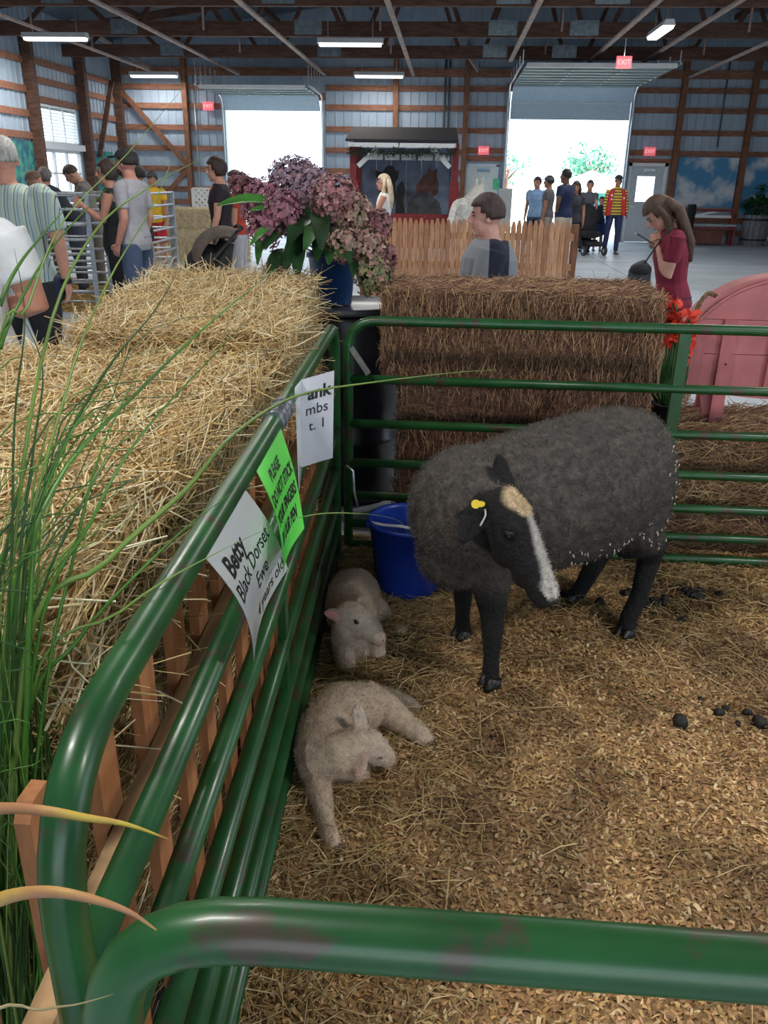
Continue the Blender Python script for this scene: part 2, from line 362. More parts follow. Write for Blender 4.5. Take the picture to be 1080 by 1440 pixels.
def overhead_door(n, D, zbot, depth):
    x0, x1 = D[0], D[1]; zt = D[3]; cx = (x0+x1)/2
    dr = struct('door_%d' % n, (cx, WY-.1, 0))
    blue = mat('door_panel', (.48, .60, .70), .4, var=.05); under = mat('door_underside', (.33, .42, .42), .5, var=.1, scale=3)
    jm = mat('door_jamb', (.42, .50, .58), .4, var=.1)
    for s, x in ((-1, x0), (1, x1)):
        part('jamb', jm, dr).bb((x-.09 if s < 0 else x, WY-.14, 0), (x if s < 0 else x+.09, WY+.05, zt)).done()
        xx = x+.06*s
        tr = [(xx, WY-.2, 0), (xx, WY-.2, zt-.35)]+arc((xx, WY-.2, zt-.35), (xx, WY-.2, zt+.12), (xx, WY-.7, zt+.12), 6)[1:]+[(xx, WY-depth, zt+.12)]
        part('track', galv, dr).tube(tr, .028, 6).done()
        for k in range(5): part('hanger', galv, dr).bar((xx, WY-.8-k*(depth-.9)/4, zt+.12), (xx, WY-.8-k*(depth-.9)/4, 4.2), .025, .025).done()
    part('header', woodh, dr).bb((x0-.1, WY-.02, zt), (x1+.1, WY+.04, zt+.2)).done()
    z = zbot; k = 0
    while z < zt-.30:
        h = min(.53, zt-.27-z)
        s = part('door_section', blue, dr).bb((x0+.02, WY-.165, z), (x1-.02, WY-.12, z+h-.012)).done()
        part('seam_rail', white, s).bb((x0+.02, WY-.18, z+h-.03), (x1-.02, WY-.166, z+h-.005)).done(); z += h
    part('door_section', blue, dr).bar(((x0+x1)/2, WY-.15, z), ((x0+x1)/2, WY-.55, zt+.08), x1-x0-.04, .04, (0, 1, 0)).done()
    y = WY-.58; w_ = .53
    while y > WY-depth+.1:
        s = part('door_section', under, dr).bb((x0+.02, y-w_+.012, zt+.07), (x1-.02, y, zt+.115)).done()
        part('seam_rail', under, s).bb((x0+.02, y-w_+.01, zt+.035), (x1-.02, y-w_+.05, zt+.069)).done()
        for q in range(1, 3 if n == 1 else 3): part('hinge', white, s).bb((x0+(x1-x0)*q/3-.03, y-w_-.03, zt+.03), (x0+(x1-x0)*q/3+.03, y-w_+.09, zt+.034)).done()
        y -= w_
    part('bottom_bar', white, dr).bb((x0+.02, y-.03, zt+.03), (x1-.02, y+.02, zt+.12)).done()
overhead_door(1, D1, 3.29, 2.75)
overhead_door(2, D2, 3.13, 4.8)
def ped_doors():
    d = struct('door_3', (5.43, WY, 0)); dm = mat('grey_door', (.50, .55, .60), .5, var=.05)
    x0, x1 = 4.99, 5.88
    s = part('slab', dm, d); wx0, wx1, wz0, wz1 = 5.17, 5.66, 1.08, 1.74
    s.bb((x0, WY-.05, .01), (wx0, WY, 2.0)).bb((wx1, WY-.05, .01), (x1, WY, 2.0)).bb((wx0, WY-.05, .01), (wx1, WY, wz0)).bb((wx0, WY-.05, wz1), (wx1, WY, 2.0)).done()
    part('pane', glassm, d).bb((wx0, WY-.028, wz0), (wx1, WY-.02, wz1)).done()
    part('door_frame', white, d).bb((x0-.08, WY-.08, 0), (x0, WY+.02, 2.08)).bb((x1, WY-.08, 0), (x1+.08, WY+.02, 2.08)).bb((x0-.08, WY-.08, 2.0), (x1+.08, WY+.02, 2.08)).done()
    part('closer', galv, d).bb((5.3, WY-.12, 1.86), (5.62, WY-.05, 1.93)).done()
    part('handle', galv, d).bb((5.05, WY-.11, .93), (5.2, WY-.08, .97)).done()
    d = struct('door_4', (.85, WY, 0)); lm = mat('pale_door', (.66, .72, .72), .5, var=.06)
    part('slab', lm, d).bb((.44, WY-.05, .01), (1.26, WY, 1.93)).done()
    part('door_frame', trimw, d).bb((.38, WY-.08, 0), (.44, WY+.02, 1.98)).bb((1.26, WY-.08, 0), (1.32, WY+.02, 1.98)).bb((.38, WY-.08, 1.93), (1.32, WY+.02, 2.0)).done()
    part('closer', mat('blue_grey', (.22, .36, .55), .5), d).bb((.72, WY-.11, 1.80), (1.08, WY-.05, 1.87)).done()
ped_doors()
# lamps: a regular grid of four-foot fluorescent wraps hung under the trusses
def fixture(loc, rz, label, power):
    t = thing('ceiling_light', label, 'light', loc, rz, 'fluorescent wraps under the trusses')
    part('housing', white, t, False).prism([(-.11, .0), (-.07, .09), (.07, .09), (.11, .0)], -.66, .66, (1, 2, 0)).done()
    em = mat('lamp_lens', (1, .98, .95), .4, var=0, emit=2.2)
    part('lens', em, t, False).prism([(-.10, -.002), (-.08, -.05), (.08, -.05), (.10, -.002)], -.62, .62, (1, 2, 0)).done()
    for x in (-.45, .45): part('hanger', galv, t, False).bar((x, 0, .08), (x, 0, .45), .012, .012).done()
    d = bpy.data.lights.new('tube_lamp', 'AREA'); d.shape = 'RECTANGLE'; d.size = 1.2; d.size_y = .2; d.energy = power; d.color = (1, .96, .90)
    o = bpy.data.objects.new('tube_lamp', d); COL.objects.link(o); o.parent = t; o.location = (0, 0, -.06)
LP = 105
for x, y, rz, lb in ((-7.98, 18.1, 0, 'white fluorescent light over the louvred window end of the barn'), (-2.13, 18.64, 0, 'white fluorescent light hung in the middle of the barn'),
                     (-1.99, 24.0, 0, 'white fluorescent light close to the back wall above the animal stall'), (-8.1, 24.3, 0, 'white fluorescent light at the back wall left of the open overhead door'),
                     (3.62, 17.1, R(90), 'white fluorescent light turned lengthwise before the overhead door with the exit sign'),
                     (-2.1, 12.4, 0, 'white fluorescent light over the barn floor before the picket fence'), (3.7, 11.4, 0, 'white fluorescent light over the seated woman'),
                     (-2.1, 6.3, 0, 'white fluorescent light over the hydrangea pot'), (3.7, 6.3, 0, 'white fluorescent light over the pink pig'), (-1.9, .6, 0, 'white fluorescent light over the near straw bales'),
                     (3.4, .8, 0, 'white fluorescent light over the open pen floor'), (-7.9, 12.4, 0, 'white fluorescent light over the far livestock pens')):
    fixture((x, y, 4.06), rz, lb, LP if y < 20 else 40)
def exit_sign(c, label):
    t = thing('exit_sign', label, 'sign', c, 0, 'red lit exit signs')
    part('box', mat('exit_red', (.85, .16, .20), .5, var=.05, emit=.55), t, False).bb((-.15, -.05, -.11), (.15, .02, .11)).done()
    tx = bpy.data.curves.new('exit', 'FONT'); tx.body = 'EXIT'; tx.size = .13; tx.align_x = 'CENTER'; tx.align_y = 'CENTER'; tx.extrude = .002
    o = bpy.data.objects.new('t', tx); COL.objects.link(o); me = bpy.data.meshes.new_from_object(o.evaluated_get(bpy.context.evaluated_depsgraph_get())); bpy.data.objects.remove(o)
    me.materials.clear(); q = link('lettering', me, mat('exit_letters', (.95, .55, .55), .5, var=0, emit=.7), t, False); q.location = (0, -.053, 0); q.rotation_euler = (R(90), 0, 0)
    return t
for x, z, lb in ((-6.84, 3.38, 'red exit sign on the girt left of the white-lit overhead door'), (.87, 2.34, 'red exit sign above the pale closed door'), (5.40, 2.37, 'red exit sign above the grey door with a window')):
    exit_sign((x, WY-.12, z), lb)
p = ony(877, 88, 18.86); t = exit_sign(p, 'red exit sign hung from a truss before the raised overhead door')
part('bracket', galv, t, False).bar((0, 0, .1), (0, 0, 4.24-p.z), .02, .02).done()
# ------------------------------------------------------------------ the pen: green tube gates
def green_paint():
    m = mat('gate_green', (.013, .082, .021), .36, var=.25, scale=9, coat=.15); N = m.node_tree.nodes; L = m.node_tree.links
    b = N['Principled BSDF']; n = N.new('ShaderNodeTexNoise'); n.inputs['Scale'].default_value = 14; n.inputs['Detail'].default_value = 6; n.inputs['Roughness'].default_value = .6
    tc = N.new('ShaderNodeTexCoord'); L.new(tc.outputs['Object'], n.inputs['Vector'])
    rp = N.new('ShaderNodeValToRGB'); rp.color_ramp.elements[0].position = .56; rp.color_ramp.elements[1].position = .64
    mx = N.new('ShaderNodeMix'); mx.data_type = 'RGBA'; src = b.inputs['Base Color'].links[0].from_socket
    L.new(n.outputs['Fac'], rp.inputs[0]); L.new(rp.outputs[0], mx.inputs[0]); L.new(src, mx.inputs[6]); mx.inputs[7].default_value = (.06, .045, .03, 1)
    L.new(mx.outputs[2], b.inputs['Base Color']); return m
green = green_paint()
ZR = (1.0, .77, .588, .42, .275, .148, .05)
def gate(name, label, a, b, r=.021, braces=(.5,), rails=ZR, bend=.13, bend2=None, vis_ends=(1, 1)):
    """tube gate between ground points a and b: outer hoop bent from one tube, rails, flat uprights"""
    A = Vector((*a, 0)); B = Vector((*b, 0)); d = (B-A).normalized(); Ln = (B-A).length; up = Vector((0, 0, 1))
    t = thing(name, label, 'gate', A)
    zt = rails[0]; zb = rails[-1]
    def pt(s, z): return A+d*s+up*z
    hoop = [pt(0, zb)]+[pt(0, zt-bend)]+arc(pt(0, zt-bend), pt(0, zt), pt(bend, zt), 8)[1:]+[pt(Ln*f, zt) for f in (.25, .5, .75)]+arc(pt(Ln-bend, zt), pt(Ln, zt), pt(Ln, zt-bend), 8)+[pt(Ln, zb)]
    part('hoop_tube', green, t).tube(hoop, r, 16, ref=(d.y, -d.x, 0)).done()
    for z in rails[1:]: part('rail', green, t).tube([pt(.0, z), pt(Ln*.5, z), pt(Ln, z)], r*.92, 14).done()
    for f in braces: part('upright', green, t).bar(pt(Ln*f, zb)+Vector((d.y, -d.x, 0))*(-.001), pt(Ln*f, zt), .044, .02, Vector((d.y, -d.x, 0))).done()
    return t
# side gate along the straw bales
GA = Vector((-.332, .545, 0)); GB = Vector((-.415, 3.10, 0)); GD = (GB-GA).normalized()
def gx(y): return GA.x+(GB.x-GA.x)*(y-GA.y)/(GB.y-GA.y)
g1 = gate('tube_gate', 'green tube gate with paper signs hung on it, beside the straw bales', GA[:2], GB[:2], r=.0215, braces=(.48,), bend=.16)
tapem = mat('grey_tape', (.22, .23, .26), .25, .6, var=.3, scale=40)
tw = part('tape_wrap', tapem, g1)
for k in range(6):
    y = 1.74+k*.022; tw.tube([(gx(y-.012), y-.012, 1.0), (gx(y+.012), y+.012, 1.0)], .026+.002*(k % 2), 14)
tw.done()
g2 = gate('tube_gate', 'green tube gate behind the grey sheep, before the stacked bales', (-.375, 3.2), (2.75, 3.2), r=.0195, braces=(.411,), bend=.12)
g2.children[0].name = 'hoop_tube'
part('latch_bar', galv, g2).bar((-.36, 3.17, .90), (-.29, 3.16, .80), .012, .02).done()
part('chain', galv, g2).tube([(-.38, 3.16, .42), (-.35, 3.15, .40), (-.345, 3.15, .30), (-.33, 3.15, .24)], .006, 6).done()
g3 = gate('tube_gate', 'green tube gate across the open near end of the pen', (-.235, .424), (2.75, .428), r=.0225, braces=(.62,), bend=.125)
g4 = gate('tube_gate', 'green tube gate closing the pen on the side away from the bales', (2.80, .5), (2.80, 3.15), r=.02)

# ------------------------------------------------------------------ straw
strawm = mat('straw', (1, 1, 1), .55, var=.12, scale=60, attr=True)
def bale(label, c, size, rz, n, cols, core, ends=None, lens=(.08, .2), shag=.05, group='straw bales round the pen', rad=.0017, faces='xXyYZ', fuzz=.5, wild=.0, spikes=0, tilt=0):
    """pressed bale: rough core, stalks lying on every face, twine. c = centre of its base"""
    sx, sy, sz = size; t = thing('straw_bale', label, 'straw bale', c, rz, group)
    t.rotation_euler.x = tilt
    bm = bmesh.new(); bmesh.ops.create_cube(bm, size=1); bmesh.ops.subdivide_edges(bm, edges=bm.edges, cuts=9, use_grid_fill=True)
    for v in bm.verts:
        q = Vector((v.co.x*sx, v.co.y*sy, (v.co.z+.5)*sz))
        # rounded pressed corners
        k = max(0, abs(v.co.x)*2-.8)+max(0, abs(v.co.y)*2-.8)+max(0, (v.co.z*2)-.75)
        nn = mnoise.noise(q*9+Vector(c))*.022+mnoise.noise(q*25)*.01
        f = 1-.10*max(0, k-.2)
        v.co = Vector((q.x*f+nn*np.sign(v.co.x)*(abs(v.co.x) > .4), q.y*f+nn*np.sign(v.co.y)*(abs(v.co.y) > .4), q.z if v.co.z < -.49 else min(q.z*(1-.06*max(0, k-.25)), sz)+nn*(v.co.z > .4)))
    me = bpy.data.meshes.new('core'); bm.to_mesh(me); bm.free()
    link('core', me, mat('straw_core_%d' % int(core[0]*1000), core, .9, var=.5, scale=28, bump=1, bs=70, stretch=(1, 1, 3)), t, False)
    P0, P2, K = [], [], []
    ar = {'x': sy*sz, 'X': sy*sz, 'y': sx*sz, 'Y': sx*sz, 'Z': sx*sy*1.4}; tot = sum(ar[f] for f in faces)
    for f in faces:
        m = int(n*ar[f]/tot); a = rng.uniform(-.5, .5, m); bb = rng.uniform(-.5, .5, m); ln = rng.uniform(*lens, m)
        if f == 'Z':
            p = np.c_[a*sx, bb*sy, np.full(m, sz)]; th = rng.normal(0 if sx > sy else PI/2, fuzz, m); nrm = np.array([0, 0, 1.])
            d = np.c_[np.cos(th), np.sin(th), np.zeros(m)]
        else:
            s = -1 if f in 'xy' else 1; ax = 0 if f in 'xX' else 1
            p = np.zeros((m, 3)); p[:, ax] = s*size[ax]/2; p[:, 1-ax] = a*size[1-ax]; p[:, 2] = (bb+.5)*sz
            th = rng.normal(PI/2 if (ends and f in ends) else 0, fuzz, m); d = np.zeros((m, 3)); d[:, 1-ax] = np.cos(th); d[:, 2] = np.sin(th)
            nrm = np.zeros(3); nrm[ax] = s
        out = rng.normal(.15, .35, m)*(1+wild*(rng.random(m) < .08)*4)
        d = d+nrm*out[:, None]*.6; d /= np.linalg.norm(d, axis=1, keepdims=True); d *= np.where(rng.random(m) < .5, -1, 1)[:, None]*np.where(out > .6, -1, 1)[:, None]
        d[(d@nrm) < -.2] *= -1
        p = p+nrm*rng.uniform(-.008, shag*.45, m)[:, None]
        P0.append(p-d*ln[:, None]*.5*np.where((d@nrm) > .2, .2, 1)[:, None]); P2.append(p+d*ln[:, None]*.5)
    if spikes:
        m = spikes; p = np.c_[np.full(m, sx/2-.03), rng.uniform(-.5, .5, m)*sy, sz*(.25+.75*rng.random(m)**.6)]; d = np.c_[np.ones(m), rng.normal(0, .5, m), rng.normal(-.05, .35, m)]
        d *= (rng.uniform(.05, .19, m)/np.linalg.norm(d, axis=1))[:, None]; P0.append(p); P2.append(p+d)
        m = spikes; p = np.c_[rng.uniform(-.5, .5, m)*sx, rng.uniform(-.5, .5, m)*sy, np.full(m, sz-.01)]; d = np.c_[rng.normal(.2, .7, m), rng.normal(-.1, .7, m), rng.uniform(.1, .7, m)]
        d *= (rng.uniform(.05, .14, m)/np.linalg.norm(d, axis=1))[:, None]; P0.append(p); P2.append(p+d)
    P0 = np.concatenate(P0); P2 = np.concatenate(P2); m = len(P0)
    P0[:, 2] = np.maximum(P0[:, 2], .006); P2[:, 2] = np.maximum(P2[:, 2], .006)
    P1 = (P0+P2)/2+rng.normal(0, .006, (m, 3))
    me = strands(P0, P1, P2, rng.uniform(.6, 1.35, m)*rad, pal(m, cols, .16))
    tag(link('straw', me, strawm, t, False), kind='stuff')
    tm = mat('twine', (.42, .27, .10), .8, var=.2)
    for k in (-.24, .24):
        b = part('twine', tm, t, False)
        if sx > sy: y = k*sy; q = [(-sx/2-.004, y, .02), (-sx/2-.004, y, sz*.97), (sx/2+.004, y, sz*.97), (sx/2+.004, y, .02)]
        else: x = k*sx; q = [(x, -sy/2-.004, .02), (x, -sy/2-.004, sz*.97), (x, sy/2+.004, sz*.97), (x, sy/2+.004, .02)]
        b.tube(q, .003, 5).done()
    return t
GOLD = [(.80, .60, .29), (.86, .70, .40), (.62, .43, .18), (.92, .80, .54), (.72, .52, .24), (.45, .28, .11)]
BROWN = [(.30, .155, .09), (.40, .22, .13), (.19, .095, .06), (.52, .32, .19), (.14, .07, .045)]
PALE = [(.78, .66, .44), (.66, .52, .31), (.86, .76, .55)]
MID = [(.46, .31, .15), (.58, .41, .20), (.34, .21, .10), (.68, .52, .28)]
# bales along the side gate: two layers
bale('long golden straw bale under the near golden bale, behind the wooden pales', (-.945, 1.66, 0), (.86, 1.5, .50), 0, 7000, GOLD, (.30, .19, .08), lens=(.05, .16), faces='XyZ')
bale('near golden straw bale under the grass, top of its stack beside the green gate', (-.945, 1.64, .505), (.86, 1.52, .49), R(1), 17000, GOLD, (.34, .22, .09), spikes=190, lens=(.06, .21), shag=.07, wild=1, fuzz=.75, rad=.0019)
bale('straw bale under the golden bale before the hydrangea pot', (-.845, 3.02, 0), (.60, 1.16, .54), R(4), 5000, GOLD, (.30, .19, .08), lens=(.05, .16), faces='XyZ')
bale('golden straw bale before the hydrangea pot, top of its stack', (-.862, 3.02, .565), (.64, 1.16, .52), R(4), 13000, GOLD, (.34, .22, .09), spikes=170, lens=(.06, .2), shag=.07, wild=1, fuzz=.7, rad=.0019, tilt=R(3.2))
# stack behind the pen
bale('brown straw bale at the bottom of the stack behind the sheep', (.33, 3.60, 0), (1.02, .47, .36), 0, 4500, BROWN, (.13, .07, .045), ends='y', fuzz=.24, lens=(.03, .11), faces='xXyZ')
bale('brown straw bale in the middle of the stack behind the sheep', (.34, 3.60, .365), (1.02, .47, .36), R(-.6), 7000, BROWN, (.13, .07, .045), ends='y', fuzz=.24, lens=(.03, .11), faces='xXyZ')
bale('brown straw bale on top of the stack behind the sheep', (.305, 3.61, .73), (1.08, .50, .35), R(.5), 15000, BROWN+[(.60, .40, .20)], (.16, .085, .05), ends='yxX', fuzz=.27, lens=(.03, .12), shag=.06, wild=.6, rad=.0016)
bale('straw bale that carries the pink wooden pig', (1.46, 3.62, 0), (1.14, .52, .525), 0, 9000, MID+BROWN, (.17, .10, .05), fuzz=.7, lens=(.06, .2), shag=.06, faces='xyZ', wild=.4)
bale('straw bale beside the bale with the pig, behind the gate', (2.45, 3.62, 0), (.8, .52, .525), 0, 2500, MID, (.17, .10, .05), fuzz=.7, lens=(.06, .2), faces='xyZ')

# ------------------------------------------------------------------ bedding on the pen floor
def bedding():
    x0, x1, y0, y1 = -.46, 2.85, .36, 3.36; nx, ny = 150, 136
    X, Y = np.meshgrid(np.linspace(x0, x1, nx), np.linspace(y0, y1, ny))
    def hgt(x, y):
        z = .012+.010*mnoise.noise((x*2.2, y*2.2, 1))+.012*mnoise.noise((x*7, y*7, 5))+.006*mnoise.noise((x*22, y*22, 9))
        return max(.004, z+.012)
    Z = np.array([[hgt(x, y) for x, y in zip(r1, r2)] for r1, r2 in zip(X, Y)])
    edge = (X < x0+.03) | (X > x1-.03) | (Y > y1-.03) | (Y < y0+.03); Z[edge] = .0
    V = np.c_[X.ravel(), Y.ravel(), Z.ravel()]
    i = np.arange(nx*ny).reshape(ny, nx); Fq = np.c_[i[:-1, :-1].ravel(), i[:-1, 1:].ravel(), i[1:, 1:].ravel(), i[1:, :-1].ravel()]
    def dirt(x, y): return mnoise.noise((x*1.6+3, y*1.6, 2))*.6+mnoise.noise((x*5, y*5, 7))*.4
    dk = np.array([dirt(x, y) for x, y in V[:, :2]])
    base = np.array([.44, .27, .12]); wet = np.array([.20, .105, .045])
    f = np.clip((dk+.05)*2.2, 0, 1)[:, None]; cols = base*(1-f)+wet*f
    me = npmesh('bedding', V, Fq, cols, True); smooth(me)
    o = link('wood_shavings', me, mat('shavings_base', (1, 1, 1), .9, var=.45, scale=90, attr=True, bump=1, bs=140)); tag(o, 'tan wood shavings spread thick over the pen floor', 'bedding', kind='stuff')
    # loose flakes
    n = 115000; x = rng.uniform(x0+.03, x1-.03, n); y = y0+.03+(y1-y0-.06)*rng.random(n)**.9
    z = np.array([hgt(a, b) for a, b in zip(x, y)])+rng.uniform(0, .006, n)
    d2 = np.array([dirt(a, b) for a, b in zip(x, y)]); L_ = rng.uniform(.004, .0125, n); W_ = rng.uniform(.0012, .0042, n)
    th = rng.uniform(0, 2*PI, n); tl = rng.normal(0, .35, n); rl = np.clip(rng.normal(0, .4, n), -.9, .9)
    u = np.c_[np.cos(th)*np.cos(tl), np.sin(th)*np.cos(tl), np.sin(tl)]; v = np.c_[-np.sin(th), np.cos(th), np.tan(rl)*.8]
    P = np.c_[x, y, z]; hu = u*L_[:, None]; hv = v*W_[:, None]; mid = np.c_[np.zeros(n), np.zeros(n), rng.uniform(.0, .004, n)]
    V = np.stack([P-hu-hv, P-hv+mid, P+hu-hv, P+hu+hv, P+hv+mid, P-hu+hv], 1).reshape(-1, 3)
    V[:, 2] = np.maximum(V[:, 2], .003)
    k = np.arange(n)[:, None]*6; Fq = np.concatenate([k+np.array([0, 1, 4, 5]), k+np.array([1, 2, 3, 4])])
    c = pal(n, [(.62, .43, .20), (.72, .53, .28), (.50, .31, .13), (.38, .22, .09), (.78, .62, .38), (.56, .36, .16), (.27, .15, .065), (.34, .21, .10), (.60, .36, .22)], .2)
    c = c*(1-.66*np.clip((d2+.08)*2.4, 0, 1))[:, None]*np.array([1, .93, .82])
    q = link('flakes', npmesh('flakes', V, Fq, np.repeat(c, 6, 0)), mat('flakes', (1, 1, 1), .7, var=.1, attr=True), o); tag(q, kind='stuff')
    # straw strewn over it, thick by the side and back gates
    n = 10500; pick = rng.random(n)
    x = np.where(pick < .5, -.44+np.abs(rng.normal(0, .28, n)), rng.uniform(x0, x1, n)); y = np.where(pick < .3, rng.uniform(.9, 3.2, n), np.where(pick < .62, 3.3-np.abs(rng.normal(0, .42, n)), rng.uniform(.5, 3.3, n)))
    keep = (rng.random(n) < np.where((x > .1) & (y < 2.2), .45, 1)) & (x < x1) & (x > x0+.02) & (y > .5); x, y = x[keep], y[keep]; n = len(x)
    z = np.array([hgt(a, b) for a, b in zip(x, y)])+rng.uniform(.003, .022, n)
    th = rng.uniform(0, 2*PI, n); ln = rng.uniform(.03, .15, n); d = np.c_[np.cos(th), np.sin(th), rng.normal(0, .13, n)]*ln[:, None]/2
    P = np.c_[x, y, z]; P0 = P-d; P2 = P+d
    for q_ in (P0, P2): q_[:, 0] = np.clip(q_[:, 0], x0+.01, x1-.01); q_[:, 1] = np.clip(q_[:, 1], y0, y1-.02); q_[:, 2] = np.maximum(q_[:, 2], .012)
    me = strands(P0, P+rng.normal(0, .006, (n, 3))+np.array([0, 0, .004]), P2, rng.uniform(.0009, .0021, n), pal(n, [(.56, .40, .18), (.68, .52, .28), (.40, .26, .11), (.30, .20, .08), (.48, .36, .14)], .15))
    tag(link('loose_straw', me, strawm), 'loose straw stalks strewn over the pen floor', 'straw', kind='stuff')
    return hgt
HG = bedding()
# droppings
dungm = mat('dung', (.014, .011, .009), .55, var=.4, scale=60, bump=.6, bs=120)
def dung(px, py, n, s, label):
    s *= 1.25; c = onz(px, py, .02); b = MB(); z = HG(c.x, c.y)
    for k in range(n):
        r = s*random.uniform(.6, 1.1); q = Vector((c.x+random.uniform(-1, 1)*s*(.55 if n < 6 else 1.5)*(n > 1), c.y+random.uniform(-1, 1)*s*(.45 if n < 6 else 1.1)*(n > 1), z+r*.5+(.3*s if k > n*.6 else 0)))
        b.ell(q, (r, r*.85, r*.75), 8, 6, Euler((random.random(), random.random(), random.random()*6)).to_matrix())
    return tag(b.build('dung_clump', dungm), label, 'dung', 'sheep droppings on the shavings')
for px, py, n, s, lb in ((975, 838, 22, .017, 'biggest black dung heap, right behind the sheep'), (925, 850, 12, .015, 'flat black dung clump between the heap and the hind hoof'), (842, 853, 5, .014, 'small black dung clump between the hind hooves'),
                         (885, 838, 6, .015, 'black dung clump behind the near hind leg'), (908, 858, 4, .013, 'little black dung clump touching the hind leg'), (955, 1024, 1, .034, 'single round black dung ball in the open shavings'),
                         (1012, 840, 5, .012, 'black dung clump apart from the big heap, towards the gate'), (957, 876, 5, .013, 'black dung clump on open shavings before the big heap'), (1000, 856, 1, .012, 'tiny black dung pellet beside the lone clump'),
                         (987, 986, 2, .011, 'small dark dung pellets behind the round ball'), (1008, 1008, 4, .013, 'scattered dark dung crumbs beyond the round ball'), (1022, 998, 2, .013, 'dark dung lump topping the scattered crumbs'),
                         (1035, 1022, 3, .010, 'thin dark dung crumbs beyond the scattered ones'), (1070, 1024, 3, .017, 'large dark dung lump farthest along from the round ball'), (1050, 1006, 1, .012, 'lone dung pellet before the large lump')):
    dung(px, py, n, s, lb)
# ------------------------------------------------------------------ wooden pale fence that holds the bales
def pales():
    pm = mat('pale_wood', (.42, .17, .065), .7, var=.2, scale=8, stretch=(6, 6, 1), bump=.2)
    t = thing('pale_fence', 'reddish wooden pale fence between the green gate and the straw bales', 'fence', (-.46, 1.5, 0))
    y = .50
    while y < 3.0:
        x = gx(y)-.075; h = random.uniform(.85, .90)
        part('pale', pm, t).prism([(y-.029, .0), (y+.029, .0), (y+.029, h-.02), (y+.016, h), (y-.016, h), (y-.029, h-.02)], x-.018, x, (1, 2, 0)).done()
        y += random.uniform(.15, .175)
    rm = mat('rail_wood', (.46, .28, .14), .7, var=.25, scale=7, stretch=(5, 1, 5), bump=.2)
    for z, hh in ((.69, .055), (.16, .07)):
        part('rail', rm, t).bar((gx(.5)-.056, .48, z-.03), (gx(3.0)-.056, 3.0, z+.03), .032, hh).done()
pales()
# ------------------------------------------------------------------ laminated signs on the side gate
def text_mesh(s, size, bold=0, ex=.0):
    tx = bpy.data.curves.new('txt', 'FONT'); tx.body = s; tx.size = size; tx.align_x = 'CENTER'; tx.align_y = 'CENTER'; tx.offset = bold; tx.resolution_u = 3
    o = bpy.data.objects.new('t', tx); COL.objects.link(o)
    me = bpy.data.meshes.new_from_object(o.evaluated_get(bpy.context.evaluated_depsgraph_get())); bpy.data.objects.remove(o); me.materials.clear(); return me
inkm = mat('ink', (.01, .012, .012), .5, var=0)
def sheet(name, label, m, corners, size, lines, bow=.012, group='laminated signs on the side gate', ink=None):
    """corners TL TR BL BR in world; lines = (text, size, x, y, bold) in metres from the sheet's centre"""
    TL, TR, BL, BR = [Vector(c) for c in corners]; Wd, Hd = size
    nrm = ((TR-TL).cross(BL-TL)).normalized()*-1
    def f(u, v, off=0): # u, v 0..1, v down
        p = (TL*(1-u)+TR*u)*(1-v)+(BL*(1-u)+BR*u)*v
        return p+nrm*(bow*math.sin(PI*v)*(1-.5*u)-bow*.8*math.sin(PI*u)*v+off)
    n = 14; b = MB()
    for s_ in (0, 1):
        vs = [f(i/n, j/n, -.0008*s_) for j in range(n+1) for i in range(n+1)]
        fs = [(j*(n+1)+i, j*(n+1)+i+1, (j+1)*(n+1)+i+1, (j+1)*(n+1)+i) for j in range(n) for i in range(n)]
        b.add(vs, fs if s_ else [q[::-1] for q in fs], True)
    o = b.build(name, m); tag(o, label, 'sign', group)
    for tx, sz, x, y, bold in lines:
        me = text_mesh(tx, sz, bold)
        bm = bmesh.new(); bm.from_mesh(me); bmesh.ops.triangulate(bm, faces=bm.faces)
        for _k in range(3): bmesh.ops.subdivide_edges(bm, edges=[e for e in bm.edges if e.calc_length() > .008], cuts=1); bmesh.ops.triangulate(bm, faces=bm.faces)
        for v in bm.verts: v.co = f(.5+(v.co.x+x)/Wd, .5-(v.co.y+y)/Hd, .0006)
        bm.to_mesh(me); bm.free(); link('lettering', me, inkm, o)
    return o
whitep = mat('laminated_white', (.66, .70, .70), .18, var=.05, scale=6, coat=.6)
greenp = mat('laminated_green', (.13, .78, .10), .3, var=.04, scale=6, coat=.4)
t1, t2 = (gx(1.05)+.0225, 1.035, .998), (gx(1.3)+.0225, 1.315, .998)
sheet('paper_sign', 'white laminated sign reading Betty Black Dorset Ewe', whitep, [t1, t2, onx(357, 932, -.285), onx(405, 800, -.285)], (.28, .216),
      [('Betty', .052, -.055, .062, .0016), ('Black Dorset', .046, -.005, .018, .0003), ('Ewe', .046, .025, -.028, .0003), ('4 years old', .038, .045, -.078, .0003)], bow=.02)
sheet('paper_sign', 'neon green laminated sign asking not to stick fingers in the pen', greenp, [(gx(1.41)+.024, 1.41, 1.0), (gx(1.69)+.024, 1.69, 1.0), onx(399, 806, -.262), onx(428, 743, -.262)], (.28, .216),
      [('PLEASE', .036, -.02, .066, .0014), ('DO NOT STICK', .036, 0, .024, .0014), ('YOUR FINGERS', .036, .0, -.018, .0014), ('IN OUR PEN', .036, .0, -.06, .0014)], bow=.014)
s3 = sheet('paper_sign', 'folded white laminated sign facing along the gate, its first letters bent away', mat('laminated_lilac', (.62, .63, .70), .2, var=.05, coat=.6),
      [ony(424, 534, 2.04), ony(470, 521, 2.04), ony(425, 657, 2.04), ony(468, 644, 2.04)], (.092, .24), [('ank', .046, .004, .075, .0016), ('mbs', .040, -.002, .032, .0002), ('t. 1', .038, .0, -.012, .0002)], bow=.004)
fl = MB(); A_ = [ony(424, 534, 2.039), ony(425, 657, 2.039)]; B_ = [onx(415, 545, -.357), onx(421, 690, -.350)]
